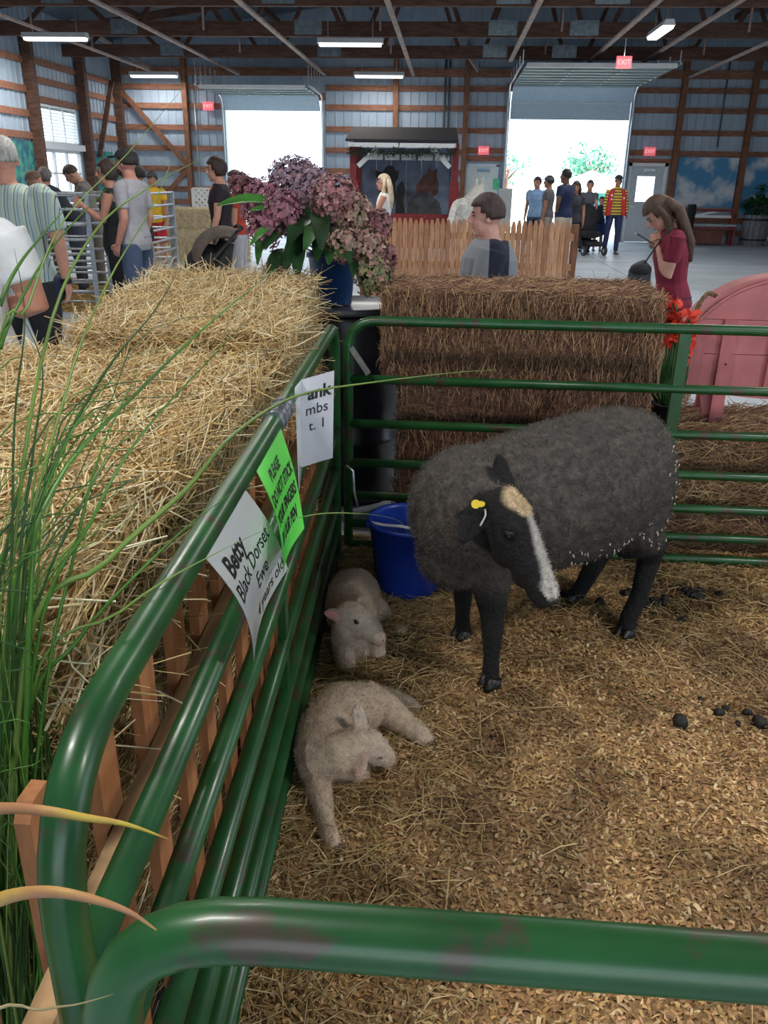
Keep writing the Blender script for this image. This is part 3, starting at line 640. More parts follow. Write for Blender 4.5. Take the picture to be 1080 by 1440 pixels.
fl.add([A_[0], A_[1], B_[1], B_[0]]+[p_+Vector((-.0012, 0, 0)) for p_ in (A_[0], A_[1], B_[1], B_[0])], [(0, 1, 2, 3), (7, 6, 5, 4), (0, 3, 7, 4), (1, 5, 6, 2), (2, 6, 7, 3), (0, 4, 5, 1)]).build('folded_flap', whitep, s3)
# ------------------------------------------------------------------ blue water bucket
def bucket():
    c = (-.105, 2.865, HG(-.095, 2.865)-.004); t = thing('bucket', 'blue plastic water bucket with a white bail, beside the sheep', 'bucket', c)
    bm_ = mat('blue_plastic', (.010, .045, .36), .35, var=.1)
    part('body', bm_, t, False).lathe([(0, .002), (.115, .002), (.12, .01), (.150, .275), (.156, .275), (.158, .292), (.148, .292), (.143, .275), (.113, .02), (0, .02)], n=36).done()
    part('water', mat('water', (.03, .06, .12), .05, var=.1), t, False).lathe([(0, .17), (.131, .17)], n=30).done()
    h = [Vector((-.155, 0, .295)), Vector((-.16, -.05, .33)), Vector((-.10, -.13, .36)), Vector((.0, -.168, .35)), Vector((.03, -.172, .30)), Vector((.06, -.166, .235))]
    part('bail', mat('white_plastic', (.62, .62, .66), .4), t, False).tube(spline([Vector((-.148, -.03, .28)), Vector((-.09, -.10, .300)), Vector((-.01, -.135, .310)), Vector((.045, -.158, .30)), Vector((.075, -.158, .235)), Vector((.11, -.15, .18))], 4), .0055, 8).done()
    for s in (-1, 1): part('ear', bm_, t, False).ell((s*.154, 0, .262), (.012, .02, .02)).done()
bucket()
# ------------------------------------------------------------------ animals
ER, EU, EF = _r, _u, -_fw          # handy directions for posing: right, up and towards the viewer's stand
def vec(r, u, f): return (ER*r+EU*u+EF*f).normalized()
def surf_fuzz(name, me, n, ln, rad, parent, m, mask=None, lift=.6, jit=.5, dark=1.0, comb=None):
    """short hairs rooted all over a surface, coloured like the skin they grow from"""
    me.calc_loop_triangles(); T = np.empty(len(me.loop_triangles)*3, dtype=np.int32); me.loop_triangles.foreach_get('vertices', T); T = T.reshape(-1, 3)
    V = coords(me); c = np.empty(len(V)*4); me.color_attributes['col'].data.foreach_get('color', c); c = c.reshape(-1, 4)[:, :3]
    Nn = np.empty(len(V)*3); me.vertices.foreach_get('normal', Nn); Nn = Nn.reshape(-1, 3)
    A = np.linalg.norm(np.cross(V[T[:, 1]]-V[T[:, 0]], V[T[:, 2]]-V[T[:, 0]]), axis=1)
    if mask is not None: A = A*mask[T].mean(1)
    i = rng.choice(len(T), n, p=A/A.sum()); w3 = rng.dirichlet((1, 1, 1), n)[:, :, None]
    P = (V[T[i]]*w3).sum(1); N_ = (Nn[T[i]]*w3).sum(1); C_ = (c[T[i]]*w3).sum(1)
    d = N_*lift+rng.normal(0, jit, (n, 3))+(np.array(comb)*.5 if comb is not None else 0); d /= np.linalg.norm(d, axis=1, keepdims=True); L_ = ln*rng.uniform(.5, 1.3, n)
    e = N_*.6+rng.normal(0, jit, (n, 3)); e /= np.linalg.norm(e, axis=1, keepdims=True)
    P1 = P+d*(L_*.5)[:, None]; P2 = P1+e*(L_*.5)[:, None]; P2[:, 2] = np.maximum(P2[:, 2], .01)
    s = strands(P-N_*.002, P1, P2, rad*rng.uniform(.6, 1.2, n), np.clip(C_*rng.uniform(.65, 1.45, (n, 1))*dark, 0, 1), name)
    return tag(link(name, s, m, parent), kind='stuff')
def ear(b, base, tip, wide, nrm, thick=.006, n=7):
    """leaf-shaped cupped ear"""
    base, tip = Vector(base), Vector(tip); ax = tip-base; nrm = Vector(nrm); nrm = (nrm-ax*nrm.dot(ax)/ax.length_squared).normalized()
    P = [base+ax*t+nrm*(-.012*math.sin(PI*t)) for t in [i/(n-1) for i in range(n)]]
    prof = [.5, .85, 1, .98, .86, .62, .28]
    b.tube(P, [(wide*prof[i], thick*(.6+.5*prof[i])) for i in range(n)], 10, ref=nrm)
def gauss(V, c, r): return np.exp(-(np.linalg.norm(V-np.array(c), axis=1)/r)**2)
def seg_dist(V, a, b):
    a = np.array(a); b = np.array(b); d = b-a; t = np.clip(((V-a)@d)/(d@d), 0, 1); return np.linalg.norm(V-(a+t[:, None]*d), axis=1), t

def ewe():
    root = thing('sheep', 'dark grey ewe with a black head, white blaze and yellow ear tag', 'sheep', (.4, 2.5, 0))
    b = MB()
    trunk = [(.755, 2.83, .60), (.72, 2.81, .60), (.63, 2.745, .585), (.465, 2.62, .550), (.29, 2.49, .545), (.13, 2.38, .535), (.03, 2.31, .52), (-.02, 2.27, .51)]
    b.tube(trunk, [(.085, .12), (.15, .18), (.20, .222), (.235, .25), (.22, .235), (.185, .212), (.125, .16), (.05, .07)], 20)
    P = ony(698, 708, 2.06); a = vec(.47, -.85, .22); dn = vec(.62, .36, .70); dn = (dn-a*dn.dot(a)).normalized(); lat = a.cross(dn).normalized()
    b.tube([(.10, 2.36, .57), (.085, 2.26, .595), (.115, 2.16, .64), P+a*.03-dn*.025], [(.19, .20), (.165, .175), (.125, .14), (.075, .085)], 18)
    # brisket
    b.ell((.06, 2.30, .45), (.12, .12, .12))
    hd = [(-.035, .0, .040, .040), (-.01, .0, .060, .062), (.05, .0, .066, .072), (.10, -.004, .064, .070), (.16, -.008, .050, .058), (.22, -.012, .039, .046), (.265, -.016, .036, .041), (.292, -.02, .030, .033), (.305, -.022, .016, .018)]
    b.tube([P+a*s+dn*o for s, o, _, _ in hd], [(w_, h_) for _, _, w_, h_ in hd], 16, ref=dn)
    b.ell(P+a*.12-dn*.045, (.05, .05, .05)); b.ell(P+a*.20-dn*.045, (.032, .032, .032)); b.ell(P+a*.265-dn*.036, (.024, .024, .024)) # jaw and chin
    for s in (-1, 1): b.ell(P+a*.085+lat*.050*s+dn*.038, (.022, .022, .022))                      # brow
    for s in (-1, 1): b.ell(P+a*.29+lat*.016*s-dn*.004, (.014, .014, .014))                       # nostril wings
    ear(b, P+a*.0+lat*.055-dn*.005, P+lat*.155+a*.055-dn*.045, .040, dn*.6+a*.2+EF*.5, .008)
    ear(b, P-a*.005-lat*.050+dn*.01, P-lat*.085+dn*.03-a*.125, .036, dn*.4+EF, .008)
    hf = {}
    def leg(pts, rad, key): b.tube(pts, rad, 14); hf[key] = (Vector(pts[-2]), Vector(pts[-1]))
    leg([(.16, 2.32, .46), (.175, 2.29, .36), (.185, 2.262, .25), (.188, 2.25, .20), (.19, 2.24, .12), (.19, 2.235, .062), (.195, 2.222, .035)], [.10, .066, .038, .034, .026, .028, .030], 'a')
    leg([(.10, 2.44, .46), (.10, 2.48, .36), (.10, 2.50, .25), (.10, 2.505, .20), (.103, 2.515, .12), (.105, 2.52, .062), (.108, 2.51, .035)], [.10, .066, .038, .034, .026, .028, .030], 'b')
    h1 = ony(912, 790, 2.69); h2 = ony(842, 782, 2.88)
    leg([(.675, 2.72, .55), (.69, 2.68, .43), (.695, 2.64, .35), ony(918, 765, 2.68), h1, ony(899, 838, 2.63), ony(884, 868, 2.60), (.682, 2.575, .035)], [.145, .108, .080, .054, .040, .031, .031, .032], 'c')
    leg([(.66, 2.84, .52), (.64, 2.87, .42), (.61, 2.87, .34), ony(852, 765, 2.88), h2, ony(820, 822, 2.85), ony(808, 840, 2.84), (.515, 2.82, .035)], [.14, .115, .08, .052, .040, .031, .031, .032], 'd')
    b.tube([(.745, 2.84, .70), (.765, 2.86, .62), (.765, 2.86, .52), (.755, 2.85, .45)], [.04, .042, .035, .018], 10)   # tail
    me = remesh(b, .0065, 5, .5, 'body'); V = coords(me)
    # coat: charcoal fleece, black face and legs, cream poll, white blaze
    n3 = np.array([mnoise.noise(Vector(v)*14) for v in V])
    fle = np.array([.062, .055, .050]); tanc = np.array([.120, .100, .083]); blk = np.array([.0075, .007, .0075])
    n4 = np.array([mnoise.noise(Vector(v)*38) for v in V]); sel = np.clip((n3*.45+n4*.9+.2)*1.3, 0, 1)[:, None]*.65; C_ = fle*(1-sel)+tanc*sel
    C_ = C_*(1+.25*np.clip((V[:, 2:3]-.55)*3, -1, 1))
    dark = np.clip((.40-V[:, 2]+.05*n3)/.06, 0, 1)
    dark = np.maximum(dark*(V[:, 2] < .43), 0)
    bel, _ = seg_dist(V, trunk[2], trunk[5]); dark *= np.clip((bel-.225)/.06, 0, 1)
    dh, th = seg_dist(V, P, P+a*.3); fh = np.clip((.112-dh+.02*n3)/.02, 0, 1); fh = np.where((V-np.array(P))@np.array(a) < -.03, 0, fh)
    earm = np.maximum(np.clip((.055-seg_dist(V, P+lat*.05, P+lat*.165+a*.05-dn*.03)[0])/.01, 0, 1), np.clip((.05-seg_dist(V, P-lat*.05, P-lat*.085+dn*.03-a*.125)[0])/.01, 0, 1))
    k = np.maximum(np.maximum(dark, fh), earm)[:, None]; C_ = C_*(1-k)+blk*k
    # face coordinates
    q = V-np.array(P); fa = q@np.array(a); fd = q@np.array(dn); fl = q@np.array(lat)
    poll = np.clip((.056-np.sqrt((fa-.030)**2*1.0+(fl+.012)**2)+.014*n3)/.012, 0, 1)*(fd > .012)
    k = poll[:, None]; C_ = C_*(1-k)+np.array([.66, .50, .31])*k
    wid = np.interp(fa, [.06, .10, .20, .26, .31], [.014, .020, .028, .042, .042])
    bl = np.clip((wid-np.abs(fl+.006)+.010*n3)/.012, 0, 1)*(fd > .004)*np.clip((fa-.06)/.03, 0, 1)*(fa < .315)*(dh < .11)
    k = bl[:, None]*.92; C_ = C_*(1-k)+np.array([.60, .56, .52])*k
    nose = np.clip((fa-.285)/.015, 0, 1)*(fd < .012)*(dh < .08); k = nose[:, None]; C_ = C_*(1-k)+np.array([.018, .014, .014])*k
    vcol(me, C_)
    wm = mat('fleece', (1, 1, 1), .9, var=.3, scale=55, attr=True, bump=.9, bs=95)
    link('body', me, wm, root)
    wool = np.clip(1-np.maximum(np.maximum(dark, fh), earm)*1.2, 0, 1)
    hm = mat('wool_hair', (1, 1, 1), .8, var=.1, attr=True)
    surf_fuzz('wool', me, 30000, .016, .0008, root, hm, wool+.0005, dark=1.5)
    surf_fuzz('hair', me, 9000, .009, .0005, root, hm, (1-wool)*(.15+poll+bl), dark=1.15)
    em = mat('sheep_eye', (.006, .005, .004), .12, var=0)
    for s in (-1, 1):
        part('eye', em, root).ell(P+a*.098+lat*.060*s+dn*.026, (.012, .012, .012)).done()
        part('eyelid', mat('sheep_lid', (.012, .011, .011), .7), root).ell(P+a*.094+lat*.060*s+dn*.033, (.014, .013, .009)).done()
        part('nostril', mat('nostril', (.006, .004, .004), .5), root).ell(P+a*.303+lat*.014*s-dn*.004, (.006, .004, .006)).done()
    part('mouth', mat('nostril', (.006, .004, .004), .5), root).tube([P+a*.285-dn*.046+lat*.028, P+a*.300-dn*.044, P+a*.285-dn*.046-lat*.028], .0025, 6).done()
    hoofm = mat('hoof', (.010, .009, .008), .45, var=.3, bump=.2)
    for kk, (p, e) in hf.items():
        fw = Vector((-.75, -.62, 0)).normalized(); sd = Vector((fw.y, -fw.x, 0)); h = part('hoof', hoofm, root); z0 = HG(e.x, e.y)-.006
        for s in (-1, 1):
            c = Vector((e.x, e.y, 0))+sd*.015*s
            h.tube([c+Vector((0, 0, .058)), c+fw*.008+Vector((0, 0, .03)), c+fw*.014+Vector((0, 0, z0))], [(.017, .026), (.019, .032), (.019, .036)], 10, ref=fw)
        h.done()
    tg = part('ear_tag', mat('tag_yellow', (.85, .60, .03), .4, var=.05), root); tp = P+lat*.095-a*.012+dn*.012
    tg.tube([tp, tp+EF*.006], .012, 10).tube([tp+ER*.012-EF*.002, tp+ER*.014+EF*.004], [(.012, .008)]*2, 8); tgo = tg.done()
    part('tag_loop', mat('tag_white', (.55, .53, .50), .4), tgo).tube(spline([P+lat*.085+a*.012+dn*.022, P+lat*.095+a*.028+dn*.020, P+lat*.115+a*.045+dn*.005], 4), .0026, 6).done()
    # shavings caught in the wool of flank and rump
    fl_ = MB(); Nn = np.empty(len(V)*3); me.vertices.foreach_get('normal', Nn); Nn = Nn.reshape(-1, 3)
    vis = (Nn@np.array(EF)) > .15
    rump = np.where(vis & (V[:, 0] > .74) & (V[:, 2] > .45) & (V[:, 2] < .75))[0]; side = np.where(vis & (V[:, 0] > .38) & (V[:, 0] < .78) & (V[:, 2] > .30) & (V[:, 2] < .46) & (V[:, 1] < 2.66) & (wool > .5))[0]
    for idx in list(random.sample(list(rump), min(26, len(rump))))+list(random.sample(list(side), min(44, len(side)))):
        c = Vector(V[idx])+Vector(Nn[idx])*.009; e = Euler((random.random()*6, random.random()*6, random.random()*6)).to_matrix()
        fl_.tube([c-e@Vector((random.uniform(.003, .007), 0, 0)), c+e@Vector((.005, 0, 0))], [(.0022, .0008)]*2, 4)
    tag(fl_.build('wood_flake', mat('flake_white', (.74, .66, .52), .6, var=.1), root), kind='stuff')
ewe()

lambm = mat('lamb_coat', (1, 1, 1), .9, var=.15, scale=70, attr=True, bump=.6, bs=140)
def lamb_finish(root, b, paint, n):
    me = remesh(b, .0045, 4, .5, 'body'); V = coords(me); n3 = np.array([mnoise.noise(Vector(v)*20) for v in V])
    C_ = np.array([.60, .46, .335])*(1+.22*n3[:, None]); C_ = paint(V, C_, n3); vcol(me, np.clip(C_, 0, 1)); link('body', me, lambm, root)
    surf_fuzz('wool', me, n, .008, .0005, root, mat('wool_hair', (1, 1, 1), .8, var=.1, attr=True), dark=1.05, jit=.7)
    return me
PINK = np.array([.62, .30, .25])
def lamb_up():
    root = thing('lamb', 'cream lamb lying with its head up beside the blue bucket', 'lamb', (-.29, 2.45, 0)); b = MB()
    Q = lambda x, y, Y: ony(x, y, Y)
    # trunk lying back along the gate
    b.tube([(-.245, 2.37, .10), (-.265, 2.42, .115), (-.280, 2.50, .125), (-.286, 2.59, .118), (-.285, 2.67, .10), (-.28, 2.72, .08)], [(.055, .075), (.080, .098), (.092, .112), (.096, .108), (.078, .085), (.03, .04)], 18)
    P = Q(488, 866, 2.33); a = vec(.86, -.40, .34); dn = vec(.36, .86, .25); dn = (dn-a*dn.dot(a)).normalized(); lat = a.cross(dn).normalized()
    if lat.dot(EF) < 0: lat = -lat
    # neck and breast fall straight from the head to the folded knees
    b.tube([P-dn*.005+a*.01, Q(490, 893, 2.345), Q(494, 915, 2.345), Q(498, 930, 2.35)], [.046, .058, .064, .050], 16)
    hd = [(-.035, .004, .026, .026), (-.015, .004, .042, .044), (.02, .006, .047, .050), (.05, .004, .043, .047), (.075, -.004, .035, .040), (.10, -.012, .027, .032), (.125, -.018, .023, .027), (.142, -.021, .018, .021), (.150, -.022, .008, .010)]
    b.tube([P+a*s+dn*o for s, o, _, _ in hd], [(w_, h_) for _, _, w_, h_ in hd], 16, ref=dn)
    b.ell(P+a*.06-dn*.028, (.030, .030, .026)); b.ell(P+a*.118-dn*.034, (.016, .016, .012))
    nb, nt = P-a*.004+lat*.040+dn*.004, P+lat*.060-a*.055-dn*.002; fb, ft = P-lat*.030+dn*.034+a*.012, P-lat*.045+dn*.085+a*.035
    ear(b, nb, nt, .022, EF+a*.3, .005); ear(b, fb, ft, .018, a*.5+EF*.6, .005)
    # folded forelegs: forearm down to the knee, shank tucked back underneath
    k1 = onz(487, 944, .034); k2 = onz(531, 922, .036)
    b.tube([(-.275, 2.42, .10), k1+Vector((-.012, .055, .030)), k1, k1+Vector((.004, .015, -.010)), k1+Vector((.01, .09, -.012))], [.050, .036, .030, .024, .018], 12)
    b.tube([(-.225, 2.43, .10), k2+Vector((-.012, .030, .050)), k2, k2+Vector((.004, .012, -.012)), k2+Vector((-.005, .09, -.014))], [.046, .036, .029, .023, .017], 12)
    # hind leg stretched out beyond
    b.tube([(-.27, 2.63, .09), ony(543, 872, 2.64), ony(556, 882, 2.63), onz(566, 890, .03)], [.066, .044, .028, .018], 12)
    def paint(V, C_, n3):
        k = (gauss(V, P+a*.147-dn*.018, .020)*.9)[:, None]; C_ = C_*(1-k)+PINK*k
        k = (gauss(V, P+a*.05, .085)*.6)[:, None]; C_ = C_*(1-k)+np.array([.80, .66, .55])*k
        e, _ = seg_dist(V, nb, nt); k = np.clip((.026-e)/.01, 0, 1)[:, None]*.4; return C_*(1-k)+np.array([.70, .46, .40])*k
    lamb_finish(root, b, paint, 13000)
    em = mat('lamb_eye', (.02, .012, .010), .2, var=0); lid = mat('lamb_lid', (.12, .07, .05), .6)
    for s in (-1, 1):
        e = part('eye', em, root).ell(P+a*.052+lat*.0415*s+dn*.012, (.008, .006, .006), mt=Matrix((a, lat, dn)).transposed()).done()
        part('eyelid', lid, e).tube([P+a*.042+lat*.043*s+dn*.015, P+a*.052+lat*.045*s+dn*.020, P+a*.063+lat*.042*s+dn*.014], .0025, 6).done()
    ax = (nt-nb).normalized(); fn = (EF-ax*EF.dot(ax)).normalized(); up_ = ax.cross(fn)
    part('ear_inside', mat('ear_pink', (.62, .26, .24), .6), root).ell((nb*.45+nt*.55)+fn*.004, (.020, .012, .005), mt=Matrix((ax, up_, fn)).transposed()).done()
    for s in (-1, 1): part('nostril', mat('nostril_pink', (.25, .06, .06), .5), root).ell(P+a*.147+lat*.009*s-dn*.014, (.0035, .0035, .003)).done()
    part('mouth', mat('nostril_pink', (.25, .06, .06), .5), root).tube([P+a*.118-dn*.036+lat*.020, P+a*.140-dn*.036+lat*.008, P+a*.143-dn*.036], .0022, 5).done()
lamb_up()
def lamb_curled():
    root = thing('lamb', 'cream lamb asleep and curled up against the green side gate', 'lamb', (-.24, 1.9, 0)); b = MB()
    Q = lambda x, y, z: onz(x, y, z)
    b.tube([Q(535, 1005, .06), Q(512, 998, .085), Q(482, 1002, .10), Q(460, 1030, .105), Q(452, 1062, .10), Q(456, 1085, .085)], [.035, .078, .088, .080, .072, .045], 16)
    # neck laid back, head tucked
    P = Q(507, 1042, .135); a = (Q(545, 1062, .085)-P).normalized(); dn = vec(.35, .75, .5); dn = (dn-a*dn.dot(a)).normalized(); lat = a.cross(dn).normalized()
    if lat.dot(EF) < 0: lat = -lat
    b.tube([Q(448, 1066, .10), Q(472, 1060, .125), P], [.07, .054, .044], 14)
    hd = [(-.03, .0, .03, .03), (.0, .0, .043, .044), (.03, .0, .044, .044), (.06, -.004, .036, .037), (.09, -.010, .026, .028), (.108, -.013, .019, .021), (.116, -.014, .008, .009)]
    b.tube([P+a*s+dn*o for s, o, _, _ in hd], [(w_, h_) for _, _, w_, h_ in hd], 14, ref=dn)
    e1 = (P-lat*.01+dn*.034-a*.015, P-lat*.02+EU*.090-ER*.012+EF*.03); e2 = (P+lat*.042+a*.008, P+lat*.062-EU*.055-ER*.004)
    e3 = (P-lat*.04-a*.02, P-lat*.05-ER*.045+EU*.06+EF*.03)
    ear(b, *e1, .023, EF+ER*.4, .007); ear(b, *e2, .021, EF+EU*.3, .006)
    # foreleg stretched along the gate
    b.tube([Q(446, 1075, .08), Q(447, 1100, .055), Q(453, 1128, .045), Q(459, 1158, .034), Q(465, 1180, .030), Q(470, 1196, .022)], [.055, .036, .028, .022, .024, .022], 12)
    b.tube([Q(475, 1075, .07), Q(500, 1086, .05), Q(509, 1088, .030), Q(500, 1092, .026)], [.045, .036, .030, .020], 12)
    # hind leg forwards
    b.tube([Q(512, 992, .085), Q(545, 1000, .07), Q(572, 1020, .055), Q(592, 1034, .042), Q(603, 1046, .03)], [.075, .050, .034, .030, .022], 12)
    b.tube([Q(525, 985, .05), Q(555, 984, .035), Q(577, 992, .028), Q(590, 1000, .022)], [.05, .032, .024, .018], 12)
    def paint(V, C_, n3):
        e, _ = seg_dist(V, *e2); k = np.clip((.024-e)/.01, 0, 1)[:, None]*.35; C_ = C_*(1-k)+PINK*k
        e, _ = seg_dist(V, *e1); k = np.clip((.026-e)/.01, 0, 1)[:, None]*.35; C_ = C_*(1-k)+np.array([.70, .58, .50])*k
        k = (gauss(V, P+a*.05, .06)*.5)[:, None]; C_ = C_*(1-k)+np.array([.78, .64, .52])*k
        k = (gauss(V, Q(448, 1095, .055), .05)*.35)[:, None]; C_ = C_*(1-k)+PINK*k
        k = (gauss(V, P+a*.115, .025)*.5)[:, None]; C_ = C_*(1-k)+PINK*k
        k = np.clip((n3-.15)*1.5, 0, .35)[:, None]; return C_*(1-k)+np.array([.30, .20, .13])*k
    lamb_finish(root, b, paint, 17000)
    part('eye', mat('lamb_lid', (.12, .07, .05), .6), root).ell(P+a*.055+lat*.033+dn*.010, (.010, .004, .004)).done()
    h = Q(470, 1198, .018); hm = mat('lamb_hoof', (.10, .07, .05), .5)
    for s in (-1, 1): part('hoof', hm, root).tube([h+Vector((.011*s, .012, .012)), h+Vector((.011*s, -.012, -.002))], [(.011, .014), (.009, .010)], 10).done()
    h = Q(607, 1049, .02)
    for s in (-1, 1): part('hoof', hm, root).tube([h+Vector((-.014, .010*s, .008)), h+Vector((.010, .010*s-.004, -.004))], [(.010, .013), (.008, .009)], 10).done()
lamb_curled()
# ------------------------------------------------------------------ people
HAIRC = {}
def hairm(c): return mat('hair_%d_%d' % (c[0]*1000, c[2]*1000), c, .55, var=.35, scale=18, stretch=(6, 6, 1), bump=.5, bs=60)
def skin(c): return mat('skin_%d_%d' % (c[0]*1000, c[1]*1000), c, .5, var=.07, scale=20, sub=.08)
def cloth(c, rough=.85): return mat('cloth_%d_%d_%d' % (c[0]*1000, c[1]*1000, c[2]*1000), c, rough, var=.10, scale=14, bump=.25, bs=30)
SK = (.52, .27, .19); SK2 = (.36, .18, .12); SK3 = (.16, .075, .045)
def person(label, loc, face, h, top, bottom, hair, arms=None, legs=None, lean=0, side_lean=0, head=(0, 0), sk=SK, sleeve=.55, topm=None, hem=.88, leglen=1.0, shoe=(.02, .02, .025),
           style='short', cap=None, vox=.012, build=1.0, seat=None, armk=1.0, extra=None, female=False, shoes=True, group='visitors in the barn', seat_rx=0):
    """a standing or sitting visitor. face: heading of the front of the body (0 = away from the pen's near gate)"""
    s = h/1.75; t = thing('person', label, 'person', loc, face, group)
    V_ = lambda x, y, z: Vector((x, y, z))
    hipz = .92 if seat is None else seat/s+.0
    dz = hipz-.92
    # upper body frame, bent at the hips
    Rm = Euler((-lean, side_lean, 0)).to_matrix(); piv = V_(0, 0, hipz)
    def U(x, y, z): return (piv+Rm@V_(x*1.0, y, z-.92))*s
    sw = .185*(.92 if female else 1)*(.5+.5*build)
    ringz = [(.845, .135, .105), (.90, .168, .122), (.98, .165, .120), (1.08, .140, .102), (1.17, .142, .104), (1.28, .165, .118), (1.37, .170, .112), (1.435, .135, .088), (1.48, .064, .064)]
    if female: ringz = [(.845, .14, .11), (.90, .175, .128), (.98, .165, .118), (1.08, .128, .096), (1.17, .135, .104), (1.28, .152, .122), (1.37, .152, .104), (1.43, .118, .08), (1.475, .054, .057)]
    def torso(b, z0, inf, z1=9):
        R_ = [(z, rx*build, ry*build) for z, rx, ry in ringz if z0-.05 <= z <= z1]
        R_[0] = (z0, R_[0][1], R_[0][2])
        b.tube([U(0, .012*math.sin((z-.85)*5), z) for z, _, _ in R_], [((rx+inf)*s, (ry+inf)*s) for _, rx, ry in R_], 16, ref=Rm@V_(0, 1, 0))
    J = {}
    arms = arms or {}; legs = legs or {}
    for sd, k in ((-1, 'L'), (1, 'R')):
        up, fo = arms.get(k, ((.12*sd, .02, -1), (.05*sd, .18, -1)))[:2]
        S = U(sw*sd, 0, 1.415); up = V_(*up).normalized(); fo = V_(*fo).normalized()
        if k+'_ik' in arms:
            T_ = V_(*arms[k+'_ik']); dv = T_-S; L1, L2 = .285*s, .245*s; D_ = min(dv.length, (L1+L2)*.98); u_ = dv.normalized(); a_ = (L1*L1-L2*L2+D_*D_)/(2*D_); hh = math.sqrt(max(0, L1*L1-a_*a_))
            pl = V_(.5*sd, -.3, -1); pl = (pl-u_*pl.dot(u_)).normalized(); up = (u_*a_+pl*hh).normalized(); fo = (S+u_*D_-S-up*L1).normalized()
        E = S+up*.285*s; W = E+fo*.245*s; J['a'+k] = (S, E, W, fo, up)
        th, sh = legs.get(k, ((.035*sd, 0, -1), (.0, -.02, -1)))[:2]
        Hp = (piv+V_(.092*sd*build, 0, -.02))*s; th = V_(*th).normalized(); sh = V_(*sh).normalized()
        K = Hp+th*.425*s; A = K+sh*.405*s; ft = V_(0, 1, 0) if len(legs.get(k, ())) < 3 else V_(*legs[k][2]).normalized()
        J['l'+k] = (Hp, K, A, ft)
    yaw, pit = head; Hm = Rm@Euler((pit, 0, yaw)).to_matrix()
    nb = U(0, .0, 1.465); hc = nb+Rm@V_(0, .012, .040)*s+Hm@V_(0, .02, .115)*s
    def HD(x, y, z): return hc+Hm@V_(x, y, z)*s
    # body, one continuous surface
    b = MB(); torso(b, .845, 0); b.tube([U(0, -.01, 1.40), U(0, 0, 1.47), HD(0, -.012, -.06)], [.075*s, .060*s, .058*s], 12)
    b.ell(hc+Hm@V_(0, -.012, .025)*s, (.078*s, .098*s, .100*s), 16, 12, Hm); b.ell(HD(0, .022, -.045), (.060*s, .068*s, .075*s), 14, 10, Hm)
    b.tube([HD(0, .088, .022), HD(0, .112, -.022), HD(0, .088, -.034)], [.010*s, .015*s, .010*s], 8)
    b.ell(HD(0, .074, -.062), (.024*s, .018*s, .012*s), mt=Hm); b.ell(HD(0, .066, -.098), (.026*s, .022*s, .018*s), mt=Hm)
    for sd in (-1, 1): b.ell(HD(.080*sd, -.008, -.012), (.011*s, .020*s, .032*s), 8, 6, Hm)
    for sd, k in ((-1, 'L'), (1, 'R')):
        S, E, W, fo, up = J['a'+k]
        b.tube([S, S+(E-S)*.35, E, E+(W-E)*.3, W], [.056*s*build*armk, .050*s*build*armk, .039*s*armk, .040*s*armk, .026*s*(.5+.5*armk)], 12)
        # hand: palm, four fingers, thumb
        nd = V_(sd, 0, 0) if abs(fo.x) < .8 else V_(0, 0, -1)
        nd = (nd-fo*nd.dot(fo)).normalized(); wd = fo.cross(nd).normalized()
        if wd.y < 0 and abs(wd.y) > .3: wd = -wd
        Pm = W+fo*.075*s; b.tube([W, W+fo*.03*s, Pm], [(.024*s, .018*s), (.036*s, .017*s), (.040*s, .015*s)], 10, ref=nd)
        for q, (o_, L_) in enumerate(((-.030, .062), (-.010, .075), (.010, .080), (.030, .070))):
            f0 = Pm+wd*o_*s-fo*.01*s; f1 = f0+(fo*.9-nd*.25).normalized()*L_*.55*s; f2 = f1+(fo*.6-nd*.7).normalized()*L_*.5*s
            b.tube([f0, f1, f2], [.0095*s, .0088*s, .007*s], 6)
        t0 = W+fo*.025*s+wd*.030*s; b.tube([t0, t0+(wd*.8+fo*.7).normalized()*.035*s, t0+(wd*.35+fo)*.058*s], [.012*s, .011*s, .008*s], 6)
        Hp, K, A, ft = J['l'+k]
        b.tube([Hp, Hp+(K-Hp)*.4, K, K+(A-K)*.3, A], [.088*s*build, .078*s*build, .055*s, .056*s, .036*s], 12)
        b.tube([A-ft*.04*s-V_(0, 0, .035)*s, A+ft*.05*s-V_(0, 0, .045)*s, A+ft*.16*s-V_(0, 0, .06)*s], [.034*s, (.040*s, .030*s), (.034*s, .018*s)], 10)
    me = remesh(b, vox*s, 2, .4); link('body', me, skin(sk), t, False)
    # clothes
    b = MB(); torso(b, hem, .016)
    for sd, k in ((-1, 'L'), (1, 'R')):
        S, E, W, fo, up = J['a'+k]
        if sleeve > 0:
            if sleeve <= 1: b.ell(S-V_(.015*sd, 0, .01)*s, (.066*s*build,)*3); b.tube([S-up*.01, S+(E-S)*.35*sleeve, S+(E-S)*.7*sleeve, S+(E-S)*.95*sleeve, S+(E-S)*sleeve], [(.064*build)*s*armk, .064*s*build*armk, .062*s*build*armk, .060*s*build*armk, .054*s*build*armk], 18)
            else: b.tube([S-up*.01, S+(E-S)*.5, E, E+(W-E)*(sleeve-1)], [.066*s*build, .060*s*build, .050*s, .038*s], 12)
        else: b.ell(S-V_(.02*sd, 0, 0)*s, (.04*s, .05*s, .05*s))
    ts = link('shirt', remesh(b, vox*1.1*s, 3, .5, 'shirt'), topm or cloth(top), t, False)
    b = MB(); R_ = [(z, rx*build, ry*build) for z, rx, ry in ringz if z < 1.05]
    b.tube([(piv+V_(0, 0, z-.92))*s if seat is not None else U(0, 0, z) for z, _, _ in R_], [((rx+.010)*s, (ry+.010)*s) for _, rx, ry in R_], 16, ref=(0, 1, 0))
